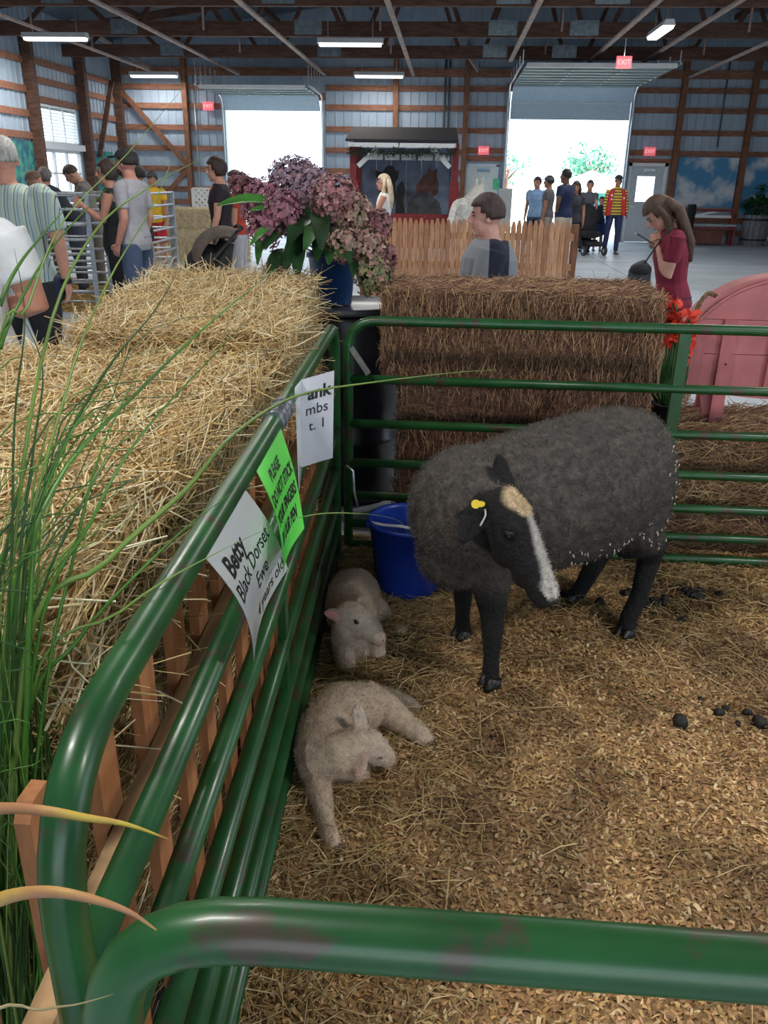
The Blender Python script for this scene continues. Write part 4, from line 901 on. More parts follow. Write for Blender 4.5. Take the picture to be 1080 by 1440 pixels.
    for k in 'LR':
        Hp, K, A, ft = J['l'+k]
        if leglen < .6: b.tube([Hp, Hp+(K-Hp)*.5, Hp+(K-Hp)*(leglen*2)], [.100*s*build, .098*s*build, .090*s*build], 12)
        else: b.tube([Hp, Hp+(K-Hp)*.5, K, K+(A-K)*.5, K+(A-K)*min(1, leglen*1.05)], [.098*s*build, .086*s*build, .066*s, .060*s, .052*s], 12)
    link('shorts' if leglen < .6 else 'trousers', remesh(b, vox*1.1*s, 3, .5, 'trousers'), cloth(bottom), t, False)
    if shoes:
        for k in 'LR':
            A, ft = J['l'+k][2:]; q = part('shoe', mat('shoe_%d_%d' % (shoe[0]*100, shoe[2]*100), shoe, .6), t, False)
            dn_ = V_(0, 0, -.045)*s if seat is None else V_(0, 0, -.045)*s
            q.tube([A-ft*.065*s+dn_, A-ft*.04*s+dn_, A+ft*.06*s+dn_*1.05, A+ft*.15*s+dn_*1.3, A+ft*.185*s+dn_*1.4], [(.022*s, .024*s), (.040*s, .036*s), (.046*s, .034*s), (.044*s, .022*s), (.024*s, .012*s)], 12, ref=(0, 0, 1)).done()
    # face
    em = mat('eye_dark', (.03, .02, .018), .3, var=0)
    for sd in (-1, 1):
        part('eye', em, t, False).ell(HD(.030*sd, .078, .012), (.011*s, .008*s, .006*s), 8, 6).done()
        if hair: part('eyebrow', hairm(hair), t, False).tube([HD(.016*sd, .086, .030), HD(.032*sd, .082, .036), HD(.048*sd, .070, .030)], .004*s, 5).done()
    part('mouth', mat('lips', (.32, .10, .09), .5), t, False).tube([HD(-.022, .081, -.062), HD(0, .090, -.060), HD(.022, .081, -.062)], .0045*s, 6).done()
    # hair
    if hair and style != 'bald':
        n, m = 22, 16; vs, fs, keep = [], [], {}
        for j in range(m+1):
            for i in range(n):
                p = -PI/2+PI*j/m; th = 2*PI*i/n; d = V_(math.cos(p)*math.sin(th), math.cos(p)*math.cos(th), math.sin(p))
                low = {'short': -.35, 'long': -.75, 'bob': -.6, 'buzz': -.25}.get(style, -.35)
                hl = .42 if d.y > .35 else (.42+(low-.42)*min(1, (.35-d.y)/.45) if d.y > -.1 else low)
                keep[(j, i)] = d.z > hl
                th_ = {'buzz': .008, 'short': .016, 'long': .020, 'bob': .022}.get(style, .016)
                for off in (0, 1):
                    r_ = V_(.078+th_*off, .098+th_*off, .100+th_*1.15*off)
                    vs.append(hc+Hm@V_(d.x*r_.x, -.012+d.y*r_.y, .025+d.z*r_.z)*s)
        ix = lambda j, i, o: (j*n+i % n)*2+o
        for j in range(m):
            for i in range(n):
                q4 = [(j, i), (j, (i+1) % n), (j+1, (i+1) % n), (j+1, i)]
                if any(keep[q] for q in q4):
                    fs.append(tuple(ix(*q, 1) for q in q4)); fs.append(tuple(ix(*q, 0) for q in q4[::-1]))
                    for u, v in zip(q4, q4[1:]+q4[:1]):
                        if not (keep[u] or keep[v]): fs.append((ix(*u, 0), ix(*v, 0), ix(*v, 1), ix(*u, 1)))
        hb = MB(); hb.add(vs, fs, True)
        if style == 'long':
            for x in (-.06, -.02, .02, .06): hb.tube([HD(x*.9, -.085, .05), HD(x*1.2, -.115, -.06), U(x*1.4, -.11, 1.36), U(x*1.3, -.115, 1.22)], [.04*s, .045*s, .04*s, .012*s], 8)
            for sd in (-1, 1): hb.tube([HD(.075*sd, -.02, .07), HD(.092*sd, -.02, -.05), U(.10*sd, .02, 1.40), U(.10*sd, .07, 1.28)], [.025*s, .032*s, .03*s, .01*s], 8)
        if style == 'pony': hb.tube([HD(0, -.10, .05), HD(0, -.14, .02), HD(0, -.13, -.10), HD(0, -.12, -.16)], [.02*s, .03*s, .028*s, .008*s], 8)
        link('hair', normals_out(hb.mesh('hair')), hairm(hair), t, False)
    if style == 'bald' and hair:
        hb = MB()
        for sd in (-1, 1): hb.tube([HD(.078*sd, .03, -.0), HD(.086*sd, -.03, .0), HD(.05*sd, -.095, -.01), HD(0, -.112, -.02)], [(.008*s, .02*s), (.012*s, .035*s), (.012*s, .04*s), (.010*s, .04*s)], 8)
        hb.build('hair', hairm(hair), t, False)
    if cap:
        cb = MB(); vs = []; n, m = 20, 7
        for j in range(m):
            p = PI/2*j/(m-1)
            vs += [HD(.094*math.cos(p)*math.cos(2*PI*i/n), -.010+.114*math.cos(p)*math.sin(2*PI*i/n), .045+.088*math.sin(p)) for i in range(n)]
        cb.add(vs, [(j*n+i, j*n+(i+1) % n, (j+1)*n+(i+1) % n, (j+1)*n+i) for j in range(m-1) for i in range(n)], True)
        cb.tube([HD(0, .085, .055), HD(0, .14, .050), HD(0, .175, .040)], [(.078*s, .006*s), (.070*s, .006*s), (.035*s, .005*s)], 12, ref=Hm@V_(0, 0, 1))
        cb.build('cap', cloth(cap), t, False)
    if extra: extra(t, s, U, HD, J)
    return t
NAVY = (.012, .016, .045); DK = (.015, .015, .018); JEAN = (.035, .06, .12)
L90, R90 = R(90), R(-90)
def place(px, py, Y): p = ony(px, py, Y); return (p.x, p.y, 0)
# --- at the pens on the left
stripe = stripes('stripe_shirt', 0, .052, [(0, (.36, .46, .44)), (.30, (.46, .52, .40)), (.52, (.06, .10, .16)), (.60, (.36, .46, .44)), (.86, (.10, .16, .24)), (.93, (.40, .48, .46))])
def belt_bottle(t, s, U, HD, J):
    S, E, W, fo, up = J['aR']; part('wristband', black, t, False).tube([W-fo*.03, W-fo*.0], .034, 10).done()
    q = part('waist_bag', cloth((.012, .02, .06)), t, False); q.ell(U(.22, .02, .86), (.05, .07, .09)).done()
person('grey-haired person in a vertically striped short-sleeved shirt', place(15, 300, 5.1), R(5), 1.72, (.4, .5, .5), DK, (.45, .44, .42), arms={'L': ((-.1, .2, -1), (.1, .8, -.5)), 'R': ((.26, -.06, -1), (.02, .12, -1))},
       topm=stripe, hem=.80, sleeve=.75, build=1.28, vox=.009, style='buzz', extra=belt_bottle, head=(R(20), 0), sk=(.55, .27, .19))
person('person in a white T-shirt with a bare arm bent, beyond the near bale', place(-62, 400, 2.85), R(15), 1.62, (.72, .74, .76), (.70, .72, .74), (.12, .08, .05), arms={'R': ((.30, .02, -1), (-.75, .55, .0)), 'L': ((-.2, .3, -1), (.3, .9, .1))},
       sleeve=.62, build=1.12, armk=1.22, vox=.008, hem=.86, sk=(.58, .27, .18), style='short')
person('bearded man in a grey T-shirt and blue shorts, hands in pockets', place(188, 300, 8.1), L90+R(-12), 1.76, (.30, .30, .33), (.045, .075, .14), (.018, .014, .014), arms={'L': ((-.12, -.12, -1), (.05, .42, -.95)), 'R': ((.12, -.12, -1), (-.05, .42, -.95))},
       cap=(.015, .014, .018), leglen=.46, vox=.008, hem=.84, sleeve=.7, style='short', sk=(.48, .22, .16),
       extra=lambda t, s, U, HD, J: part('beard', hairm((.03, .018, .014)), t, False).ell(HD(0, .045, -.075), (.058*s, .055*s, .045*s)).done())
patt = mat('leaf_print', (.012, .012, .013), .8, c2=(.22, .17, .11), scale=9, lo=.58, hi=.62, detail=2)
person('woman in a sleeveless dark printed top and long black trousers', place(160, 300, 8.75), L90+R(10), 1.66, DK, (.006, .006, .008), (.05, .03, .025), topm=patt, sleeve=0, female=True, vox=.009, hem=.78,
       arms={'L': ((-.15, .3, -1), (.1, 1, .8)), 'R': ((.1, .1, -1), (.0, .3, -1))}, style='bob', sk=(.5, .24, .17))
person('person in a black T-shirt standing behind the man in grey', place(199, 300, 10.0), L90+R(25), 1.64, (.012, .012, .015), DK, (.02, .016, .016), vox=.012, arms={'L': ((-.1, .4, -1), (.1, 1, -.1))})
person('person in a mustard yellow T-shirt, red shorts and a dark cap', place(219, 300, 14.2), R(165), 1.60, (.60, .36, .02), (.42, .02, .03), (.03, .02, .02), cap=(.05, .055, .06), leglen=.42, sk=(.36, .17, .11), shoe=(.03, .03, .03))
person('small child in a pale top standing by the metal pen', place(213, 350, 9.35), R(100), 1.02, (.46, .36, .28), (.16, .13, .13), (.03, .02, .02), arms={'L': ((-.1, .8, -.5), (.1, 1, .3)), 'R': ((.1, .6, -.8), (0, 1, .3))}, style='bob', sk=(.5, .26, .2), build=1.1, lean=R(12))
person('grey-haired person in a dark grey-green shirt at the metal pen', place(63, 300, 11.9), R(-10), 1.62, (.10, .12, .12), (.10, .09, .08), (.20, .18, .17), build=1.15, style='bob', sk=SK, lean=R(8))
person('person in a navy shirt bending over the metal pen', place(105, 300, 11.25), L90+R(15), 1.74, (.016, .02, .035), (.05, .06, .09), (.22, .13, .09), lean=R(38), build=1.2, style='buzz', arms={'L': ((-.1, .5, -1), (.1, .6, -1)), 'R': ((.1, .5, -1), (-.1, .6, -1))})
person('person in a grey shirt looking down into the metal pen', place(133, 300, 11.8), L90+R(20), 1.72, (.17, .16, .15), (.16, .14, .12), (.05, .03, .025), lean=R(14), head=(0, R(-30)), arms={'L': ((-.1, .4, -1), (.1, .8, -.5)), 'R': ((.1, .3, -1), (-.1, .8, -.5))}, style='buzz')
# --- woman with the stroller, person behind her
person('dark-haired woman in a black V-neck top behind a black stroller', place(312, 300, 9.65), L90+R(8), 1.72, (.014, .010, .016), (.20, .17, .16), (.035, .018, .016), female=True, vox=.008, hem=.84, sleeve=.5,
       arms={'L': ((-.12, .10, -1), (-.05, .35, -1)), 'R': ((.12, -.15, -1), (0, .5, -.9))}, style='bob', build=1.05, head=(0, R(-4)),
       extra=lambda t, s, U, HD, J: part('neckline', skin(SK), t, False).tube([U(-.05, .09, 1.45), U(0, .128, 1.30), U(.05, .09, 1.45)], [(.03, .02), (.012, .02), (.03, .02)], 8).done())
person('person in a red top mostly hidden behind the hydrangeas', place(335, 300, 11.2), L90, 1.60, (.42, .05, .03), (.50, .50, .55), (.05, .02, .02), female=True, style='bob')
# --- by the picket fence
person('woman with long blonde hair in a white tank top', place(541, 300, 13.4), L90, 1.60, (.80, .80, .80), JEAN, (.62, .50, .36), female=True, sleeve=0, style='long', hem=.9, vox=.010, arms={'L': ((-.1, .5, -1), (.1, 1, .2)), 'R': ((.1, .35, -1), (0, 1, .1))}, sk=(.55, .26, .17))
person('boy in a grey and navy T-shirt walking past the picket fence', place(692, 330, 4.55), L90, 1.45, (.20, .22, .25), NAVY, (.060, .032, .030), vox=.007, build=1.42, hem=.80, sleeve=.8, head=(0, R(-6)), sk=(.62, .33, .27),
       arms={'L': ((-.1, .25, -1), (.05, .4, -1)), 'R': ((.12, -.35, -1), (0, -.1, -1))}, legs={'L': ((-.03, .25, -1), (0, -.1, -1)), 'R': ((.03, -.2, -1), (0, -.35, -1))},
       topm=stripes('raglan', 1, .9, [(0, (.010, .014, .035)), (.02, (.22, .24, .27)), (.90, (.010, .014, .035))]))
# --- group at the big door
person('man in a light blue shirt at the open overhead door', place(753, 300, 19.2), R(150), 1.64, (.20, .34, .55), (.05, .07, .12), (.03, .02, .02), build=1.1, sk=SK2)
person('man in a grey T-shirt and cap before the overhead door', place(770, 300, 18.3), L90+R(-20), 1.66, (.10, .10, .11), (.30, .28, .24), (.02, .02, .02), cap=(.06, .07, .09), sk=SK2)
person('tall man in a navy T-shirt and pale shorts with his hand on his hip', place(793, 300, 16.7), L90+R(-35), 1.77, (.012, .022, .07), (.50, .46, .36), (.012, .010, .010), style='buzz', build=1.15, leglen=.46, sk=SK3, arms={'L': ((-.45, -.1, -1), (.5, .3, -.5)), 'R': ((.12, .1, -1), (-.05, .5, -1))})
person('dark-haired woman in a dark top before the overhead door', place(807, 300, 17.6), R(170), 1.56, (.03, .03, .045), DK, (.02, .014, .014), female=True, style='long', sk=SK2)
person('person in a grey top pushing the stroller at the overhead door', place(826, 300, 21.0), R(175), 1.60, (.10, .11, .14), (.03, .04, .06), (.05, .035, .03), female=True, sk=SK, arms={'L': ((-.1, .5, -1), (0, 1, -.2)), 'R': ((.1, .5, -1), (0, 1, -.2))})
person('child in a dark blue top beside the stroller', place(842, 320, 21.35), R(180), 1.24, (.012, .02, .05), (.02, .06, .25), (.04, .025, .02), build=1.05, leglen=.45)
def vest(t, s, U, HD, J):
    vm = cloth((.50, .03, .04)); q = MB()
    for sd in (-1, 1):
        q.tube([U(.10*sd, .04, 1.43), U(.155*sd, .045, 1.30), U(.165*sd, .06, 1.10), U(.19*sd, .07, .86)], [(.055*s, .10*s), (.065*s, .115*s), (.06*s, .11*s), (.055*s, .10*s)], 12, ref=(0, 1, 0))
    q.tube([U(0, -.10, 1.42), U(0, -.09, 1.1), U(0, -.09, .86)], [(.15*s, .03*s), (.15*s, .04*s), (.17*s, .05*s)], 12, ref=(0, 1, 0))
    vo = link('vest', remesh(q, .012, 3, .5, 'vest'), vm, t, False)
    for p_ in (U(-.14, .155, 1.25), U(.15, .155, 1.22), U(.15, .155, 1.31)): part('badge', white, vo, False).ell(p_, (.022, .008, .022)).done()
person('person in a red vest over a yellow striped shirt with navy trousers', place(862, 320, 20.4), R(185), 1.72, (.7, .5, .1), (.02, .035, .10), None, topm=stripes('bee_shirt', 2, .062, [(0, (.62, .42, .06)), (.6, (.05, .035, .03))]), sleeve=1.9, vox=.010, cap=(.02, .03, .05), extra=vest,
       legs={'L': ((-.06, .02, -1), (-.02, -.05, -1)), 'R': ((.12, .12, -1), (.06, -.05, -1), (.2, 1, 0))}, arms={'L': ((-.22, .05, -1), (-.1, .15, -1)), 'R': ((.22, .05, -1), (.05, .2, -1))}, sk=SK2, shoe=(.10, .07, .05))
# --- woman sitting with her phone
def phone_bag(t, s, U, HD, J):
    W = (J['aL'][2]+J['aR'][2])/2; part('wristband', black, t, False).tube([J['aR'][2]-J['aR'][3]*.02, J['aR'][2]+J['aR'][3]*.004], .034, 10).done()
sw_loc = ony(940, 400, 6.35); SEAT = .60; _pw = ony(908, 340, 6.34)
PHL = Euler((0, 0, -(L90+R(-4)))).to_matrix()@(_pw-Vector((sw_loc.x+.05, 6.35, 0)))
sw = person('woman with long brown hair in a maroon T-shirt, sitting and reading a phone', (sw_loc.x+.05, 6.35, 0), L90+R(-4), 1.66, (.17, .008, .030), NAVY, (.075, .038, .024), female=True, style='long', vox=.0065, seat=SEAT+.10, hem=.84, sleeve=.62, lean=R(8), head=(0, R(-38)),
       arms={'L_ik': PHL+Vector((-.035, -.09, -.03)), 'R_ik': PHL+Vector((.035, -.10, -.05))}, legs={'L': ((-.12, 1, -.05), (0, .05, -1)), 'R': ((.12, 1, -.10), (0, .12, -1))}, sk=(.50, .26, .18), extra=phone_bag, build=1.02)
def sw_point(v): return Matrix.Translation(sw.location)@Euler((0, 0, sw.rotation_euler.z)).to_matrix().to_4x4()@Vector(v)
pc = _pw+Vector((-.01, 0, .02)); ph = thing('phone', 'dark phone held by the seated woman', 'phone', pc)
part('case', blackp, ph).box(pc, (.15, .075, .010), ry=R(28)).done()
part('screen', mat('screen', (.25, .30, .36), .2, var=0, emit=.4), ph).box(pc+Vector((-.003, 0, .0065)), (.135, .065, .002), ry=R(28)).done()
bg_ = thing('handbag', 'grey shoulder bag hanging at the seated woman\'s lap', 'bag', ony(897, 412, 6.2))
bm2 = mat('bag_cloth', (.045, .05, .06), .8, var=.2, bump=.4); bc = ony(899, 388, 6.18)
part('bag_body', bm2, bg_).tube([bc+Vector((-.02, 0, .09)), bc+Vector((0, 0, .05)), bc+Vector((.0, 0, -.05)), bc+Vector((-.03, 0, -.10))], [(.05, .04), (.08, .06), (.085, .06), (.06, .04)], 14, ref=(0, 1, 0)).done()
part('flap', black, bg_).ell(bc+Vector((0, -.02, .04)), (.078, .055, .045)).done()
part('strap', black, bg_).tube(spline([bc+Vector((.02, -.02, .08)), ony(908, 368, 6.14), ony(924, 345, 6.14), ony(940, 322, 6.17), ony(951, 309, 6.25)], 5), .0055, 6).done()
# ------------------------------------------------------------------ stump seat, pig, flowers, barrel, hydrangeas
def stump():
    c = (sw_loc.x+.05, 6.36, 0); t = thing('wooden_stool', 'octagonal wooden stool of upright planks under the seated woman', 'stool', c)
    wm = mat('stool_wood', (.26, .17, .10), .7, var=.3, scale=8, stretch=(5, 5, 1)); n = 8
    for k in range(n):
        a0 = 2*PI*k/n+.02; a1 = 2*PI*(k+1)/n-.02; r1, r0 = .20, .24
        P = [(r*math.cos(a), r*math.sin(a), z) for z, r in ((0, r0), (SEAT-.04, r1)) for a in (a0, a1)]; Q = [(x*.85, y*.85, z) for x, y, z in P]
        part('plank', wm, t, False).add(P+Q, [(0, 1, 3, 2), (5, 4, 6, 7), (0, 2, 6, 4), (1, 5, 7, 3), (2, 3, 7, 6), (0, 4, 5, 1)]).done()
    part('seat', wm, t, False).prism([(.215*math.cos(2*PI*k/n), .215*math.sin(2*PI*k/n)) for k in range(n)], SEAT-.04, SEAT, (0, 1, 2)).done()
stump()
def pig():
    Y0 = 3.60; t = thing('wooden_pig', 'pink wooden cutout pig with battens and a rope tail', 'pig figure', (1.42, Y0, .545))
    pk = mat('pink_paint', (.50, .165, .175), .6, var=.10, scale=7, bump=.2, bs=30); pd = mat('pink_batten', (.46, .145, .155), .6, var=.12, scale=7, stretch=(4, 4, 1))
    # outline of rump, back, shoulder and head: x, z
    top = lambda x: .70+.46*math.sqrt(max(0, 1-((x-1.44)/.455)**2))**.9
    zs = (.70, .84, .985, 1.16); xs = np.linspace(1.0, 1.86, 34)
    ol = [(x, min(top(x), 9)) for x in xs]
    low = lambda x: .70-.05*math.sin(PI*(x-1.0)/.86)
    for k in range(3):
        z0, z1 = zs[k], zs[k+1]; P = [x for x in xs if top(x) > z0+.004]
        up = [(x, min(top(x), z1-.003)) for x in P]; lo = [(x, low(x) if k == 0 else z0) for x in P]
        part('board', pk, t).prism(up+lo[::-1], Y0-.012, Y0+.010, (0, 2, 1)).done()
    # rounded hide over the top edge
    rim = [Vector((x, Y0+.10, top(x))) for x in xs if top(x) > .85]
    b = part('rim_strip', pk, t); vs = []
    for p_ in rim: vs += [(p_.x, Y0-.014, p_.z), (p_.x, Y0+.20, p_.z+.0), (p_.x*.99+.0144, Y0+.20, p_.z-.012), (p_.x*.99+.0144, Y0-.014, p_.z-.012)]
    b.add(vs, [(4*i+j, 4*i+(j+1) % 4, 4*i+4+(j+1) % 4, 4*i+4+j) for i in range(len(rim)-1) for j in range(4)], True).done()
    for x, z0, z1 in ((1.075, .70, .93), (1.195, .545, .985), (1.40, .69, .985), (1.58, .545, .985), (1.73, .70, .93)):
        part('batten', pd, t).bb((x-.027, Y0-.034, z0), (x+.027, Y0-.0125, z1)).done()
    for x in (1.165, 1.60): part('leg', pk, t).prism([(x-.055, .72), (x+.065, .72), (x+.05, .545), (x-.01, .545)], Y0+.011, Y0+.035, (0, 2, 1)).done()
    for x in (1.195, 1.58): part('leg', pk, t).bb((x-.03, Y0+.17, .545), (x+.03, Y0+.19, .80)).done()
    sn = [(1.84, .80), (1.97, .82), (1.97, .95), (1.84, .98)]; part('snout', pk, t).prism(sn, Y0-.012, Y0+.012, (0, 2, 1)).done()
    for x, z in ((1.195, .93), (1.195, .80), (1.40, .93)): part('screw', black, t).ell((x+.004, Y0-.036, z), (.005, .003, .005), 8, 6).done()
    rm = mat('rope', (.20, .12, .07), .9, var=.4, scale=60, bump=1, bs=90)
    P = spline([ony(1006, 416, Y0), ony(996, 413, Y0-.02), ony(985, 425, Y0-.03), ony(977, 442, Y0-.03), ony(964, 457, Y0-.03)], 6); tl = part('tail', rm, t)
    for ph_ in (0, 2.1, 4.2):
        tl.tube([p_+Vector((math.cos(ph_+i*.9), 0, math.sin(ph_+i*.9)))*.005 for i, p_ in enumerate(P)], .006, 6)
    tl.done()
pig()
leafm = mat('leaf_green', (.035, .105, .025), .45, var=.3, scale=14); leafd = mat('leaf_dark', (.016, .05, .016), .4, var=.3, scale=14)
leafg = mat('leaf_bright', (.055, .20, .03), .45, var=.25, scale=14)
def leaf(b, base, tip, wide, up, fold=.25, n=6):
    base, tip, up = Vector(base), Vector(tip), Vector(up); ax = tip-base; up = (up-ax*up.dot(ax)/ax.length_squared).normalized(); sd = ax.normalized().cross(up)
    vs = []
    for i in range(n+1):
        t = i/n; w_ = wide*(math.sin(PI*min(1, t*.92+.04))**.75)*(1-.25*t); c = base+ax*t+up*(.12*ax.length*math.sin(PI*t))
        vs += [c-sd*w_+up*w_*fold, c, c+sd*w_+up*w_*fold]
    m = len(vs); vs += [v-up*.0012 for v in vs]
    fs = [(3*i+j, 3*i+j+1, 3*i+4+j, 3*i+3+j) for i in range(n) for j in (0, 1)]
    return b.add(vs, fs+[tuple(m+q for q in f[::-1]) for f in fs], True)
def flower_pot(label, c, pot_r, stems, h, n_leaf, red):
    t = thing('potted_flowers', label, 'flowers', c); c = Vector(c)
    part('pot', blackp, t).lathe([(0, 0), (pot_r*.75, 0), (pot_r, .12), (pot_r*1.05, .12), (pot_r*.9, .11), (0, .10)], c, 18).done()
    pm = mat('petal_red', (.72, .05, .025), .5, var=.25, scale=25)
    for k in range(stems):
        a_ = random.random()*6.28; top = c+Vector((math.cos(a_)*.05, math.sin(a_)*.04, h*random.uniform(.75, 1.05))); b0 = c+Vector((math.cos(a_)*.02, math.sin(a_)*.02, .1))
        part('stem', leafm, t).tube(arc(b0, b0+Vector((0, 0, h*.5)), top, 5), .004, 5).done()
        q = part('blossom', pm, t)
        for j in range(14):
            d = Vector((random.gauss(0, 1), random.gauss(0, 1), random.gauss(0, .8))).normalized(); o_ = top+Vector((0, 0, random.uniform(-.09, .02)))
            leaf(q, o_, o_+d*.045, .018, (d.y, -d.x, .6), .3, 3)
        q.done()
    for k in range(n_leaf):
        a_ = random.random()*6.28; b0 = c+Vector((0, 0, .1)); tip = c+Vector((math.cos(a_)*.075, math.sin(a_)*.075, random.uniform(.16, h*.72)))
        leaf(MB(), b0, tip, .010, (math.cos(a_), math.sin(a_), .4)).build('leaf', leafm, t)
pz = .535
flower_pot('potted scarlet flowers between the straw stack and the pink pig', (.94, 3.44, pz), .06, 9, .50, 22, 1)
def drum():
    t = thing('barrel', 'black plastic drum with a flat lid between the gates and the stacked bales', 'barrel', (-.475, 4.01, 0))
    prof = [(0, 0), (.25, 0), (.265, .02), (.268, .30), (.275, .31), (.275, .33), (.268, .34), (.268, .62), (.275, .63), (.275, .65), (.268, .66), (.262, .90), (.25, .925), (0, .925)]
    part('body', mat('drum_plastic', (.016, .018, .024), .3, var=.2), t, False).lathe(prof, n=40).done()
    part('lid', mat('drum_lid', (.07, .08, .10), .35, var=.2), t, False).lathe([(0, .926), (.262, .926), (.27, .93), (.272, .953), (.262, .958), (.252, .948), (0, .948)], n=40).done()
drum()
def hydrangea():
    c = Vector((-.54, 3.98, .950)); t = thing('potted_hydrangea', 'hydrangeas with dusty pink flower heads in a blue pot on the drum', 'plant', c)
    part('pot', mat('pot_blue', (.012, .05, .16), .3, var=.2, scale=5), t, False).lathe([(0, 0), (.085, 0), (.09, .01), (.112, .215), (.122, .218), (.122, .245), (.108, .245), (.105, .20), (0, .19)], n=32).done()
    part('soil', mat('soil', (.03, .02, .014), .95, var=.4, scale=40), t, False).lathe([(0, .205), (.104, .205)], n=24).done()
    petals = {k: mat('petal_'+k, (1, 1, 1), .6, var=.15, scale=40, attr=True) for k in ('mix',)}
    P_ = {'pink': [(.42, .13, .16), (.52, .20, .22), (.30, .08, .11), (.48, .28, .26)], 'rose': [(.40, .10, .18), (.34, .08, .17), (.46, .18, .24), (.28, .09, .16)], 'mauve': [(.36, .22, .32), (.45, .26, .32), (.30, .20, .30)],
          'tan': [(.44, .24, .20), (.52, .33, .26), (.36, .14, .12), (.40, .30, .18)], 'lime': [(.20, .24, .06), (.28, .28, .10), (.14, .17, .05), (.36, .18, .14)], 'wine': [(.26, .06, .09), (.32, .10, .12), (.20, .05, .07)]}
    heads = [(408, 262, 4.02, .085, 'mauve', 1.25), (372, 282, 3.9, .075, 'rose', 1), (440, 268, 4.0, .085, 'mauve', 1), (350, 268, 4.1, .055, 'wine', 1), (398, 300, 3.75, .070, 'rose', 1.15), (470, 280, 3.8, .085, 'pink', 1), (497, 300, 3.8, .072, 'tan', 1),
             (372, 325, 3.72, .060, 'rose', 1), (484, 345, 3.62, .060, 'tan', 1), (515, 348, 3.66, .070, 'tan', 1), (534, 318, 3.78, .045, 'wine', 1.3), (540, 365, 3.76, .048, 'wine', 1.25), (524, 387, 3.64, .066, 'lime', 1.1), (392, 372, 3.90, .045, 'wine', 1.2),
             (360, 300, 3.95, .060, 'rose', 1), (425, 245, 4.08, .060, 'mauve', 1), (455, 305, 3.95, .06, 'pink', 1), (338, 262, 4.0, .04, 'wine', 1.2), (425, 305, 4.0, .07, 'mauve', 1)]
    for px, py, Y, r_, kd, el in heads:
        r_ *= 1.2; hc = ony(px, py, Y-.10); n = int(230*(r_/.07)**2*el)
        d = rng.normal(size=(n, 3)); d[:, 2] += .15; d /= np.linalg.norm(d, axis=1, keepdims=True); ctr = np.array(hc)+d*np.array([r_, r_, r_*el])*rng.uniform(.72, 1.06, (n, 1))
        u = np.cross(d, rng.normal(size=(n, 3))); u /= np.linalg.norm(u, axis=1, keepdims=True); v = np.cross(d, u); V, Fq = [], []; ps = rng.uniform(.010, .016, n)[:, None]
        vl = []
        for k in range(4):
            a0 = PI/2*k; e = u*math.cos(a0)+v*math.sin(a0); f_ = -u*math.sin(a0)+v*math.cos(a0); dd = d*rng.normal(.25, .25, (n, 1))
            vl.append(np.stack([ctr, ctr+(e*.55-f_*.48+dd*.4)*ps, ctr+(e*1.05+dd)*ps, ctr+(e*.55+f_*.48+dd*.4)*ps], 1))
        V = np.stack(vl, 1).reshape(-1, 3); Fq = np.arange(len(V)).reshape(-1, 4)
        fcol = pal(n, P_[kd], .18); fcol = (fcol*.78+np.array([.07, .058, .05]))*.85
        base = c+Vector((random.uniform(-.05, .05), random.uniform(-.05, .05), .19)); mid = (base+hc)/2+Vector((0, 0, .08 if hc.z > 1.2 else .14))
        so = part('stem', mat('hydrangea_stem', (.10, .09, .03), .6), t).tube(arc(base, mid, hc, 6), .004, 6); so = so.done(); link('flower_head', npmesh('flower_head', V, Fq, np.repeat(fcol, 16, 0)), petals['mix'], so)
    L = [((395, 290, 3.7), (305, 289, 3.55), .042, leafg), ((400, 300, 3.68), (352, 296, 3.58), .03, leafg), ((445, 300, 3.85), (405, 345, 3.55), .07, leafd), ((450, 300, 3.8), (452, 352, 3.5), .065, leafd), ((452, 318, 3.7), (428, 352, 3.5), .05, leafm),
         ((470, 322, 3.7), (478, 362, 3.48), .06, leafm), ((455, 330, 3.7), (445, 368, 3.5), .055, leafd), ((480, 300, 3.7), (530, 322, 3.62), .05, leafm), ((510, 305, 3.7), (512, 335, 3.58), .045, leafm), ((430, 290, 3.9), (390, 335, 3.6), .06, leafd),
         ((430, 330, 3.7), (400, 378, 3.55), .055, leafd), ((400, 350, 3.6), (378, 392, 3.5), .045, leafd), ((420, 340, 3.7), (418, 392, 3.5), .05, leafd), ((390, 320, 3.62), (352, 345, 3.5), .028, leafg), ((370, 330, 3.62), (362, 372, 3.5), .03, leafm),
         ((480, 330, 3.6), (492, 370, 3.46), .05, leafd), ((500, 352, 3.58), (496, 388, 3.5), .04, leafd), ((460, 285, 3.85), (430, 318, 3.62), .06, leafd), ((440, 280, 3.95), (470, 320, 3.66), .06, leafd), ((505, 372, 3.6), (520, 410, 3.55), .035, leafd),
         ((470, 338, 3.62), (462, 372, 3.5), .05, leafm), ((410, 312, 3.72), (372, 350, 3.56), .05, leafd)]
    for (x0, y0, Y0), (x1, y1, Y1), w_, lm in L:
        a_, b_ = ony(x0, y0, Y0+.05), ony(x1, y1, Y1+(.05 if y1 < 340 else -.05))
        q = MB(); leaf(q, a_, b_, w_*(.8 if lm is leafd else .8), (.1, -.6, .75)); q.build('leaf', lm, t)
hydrangea()
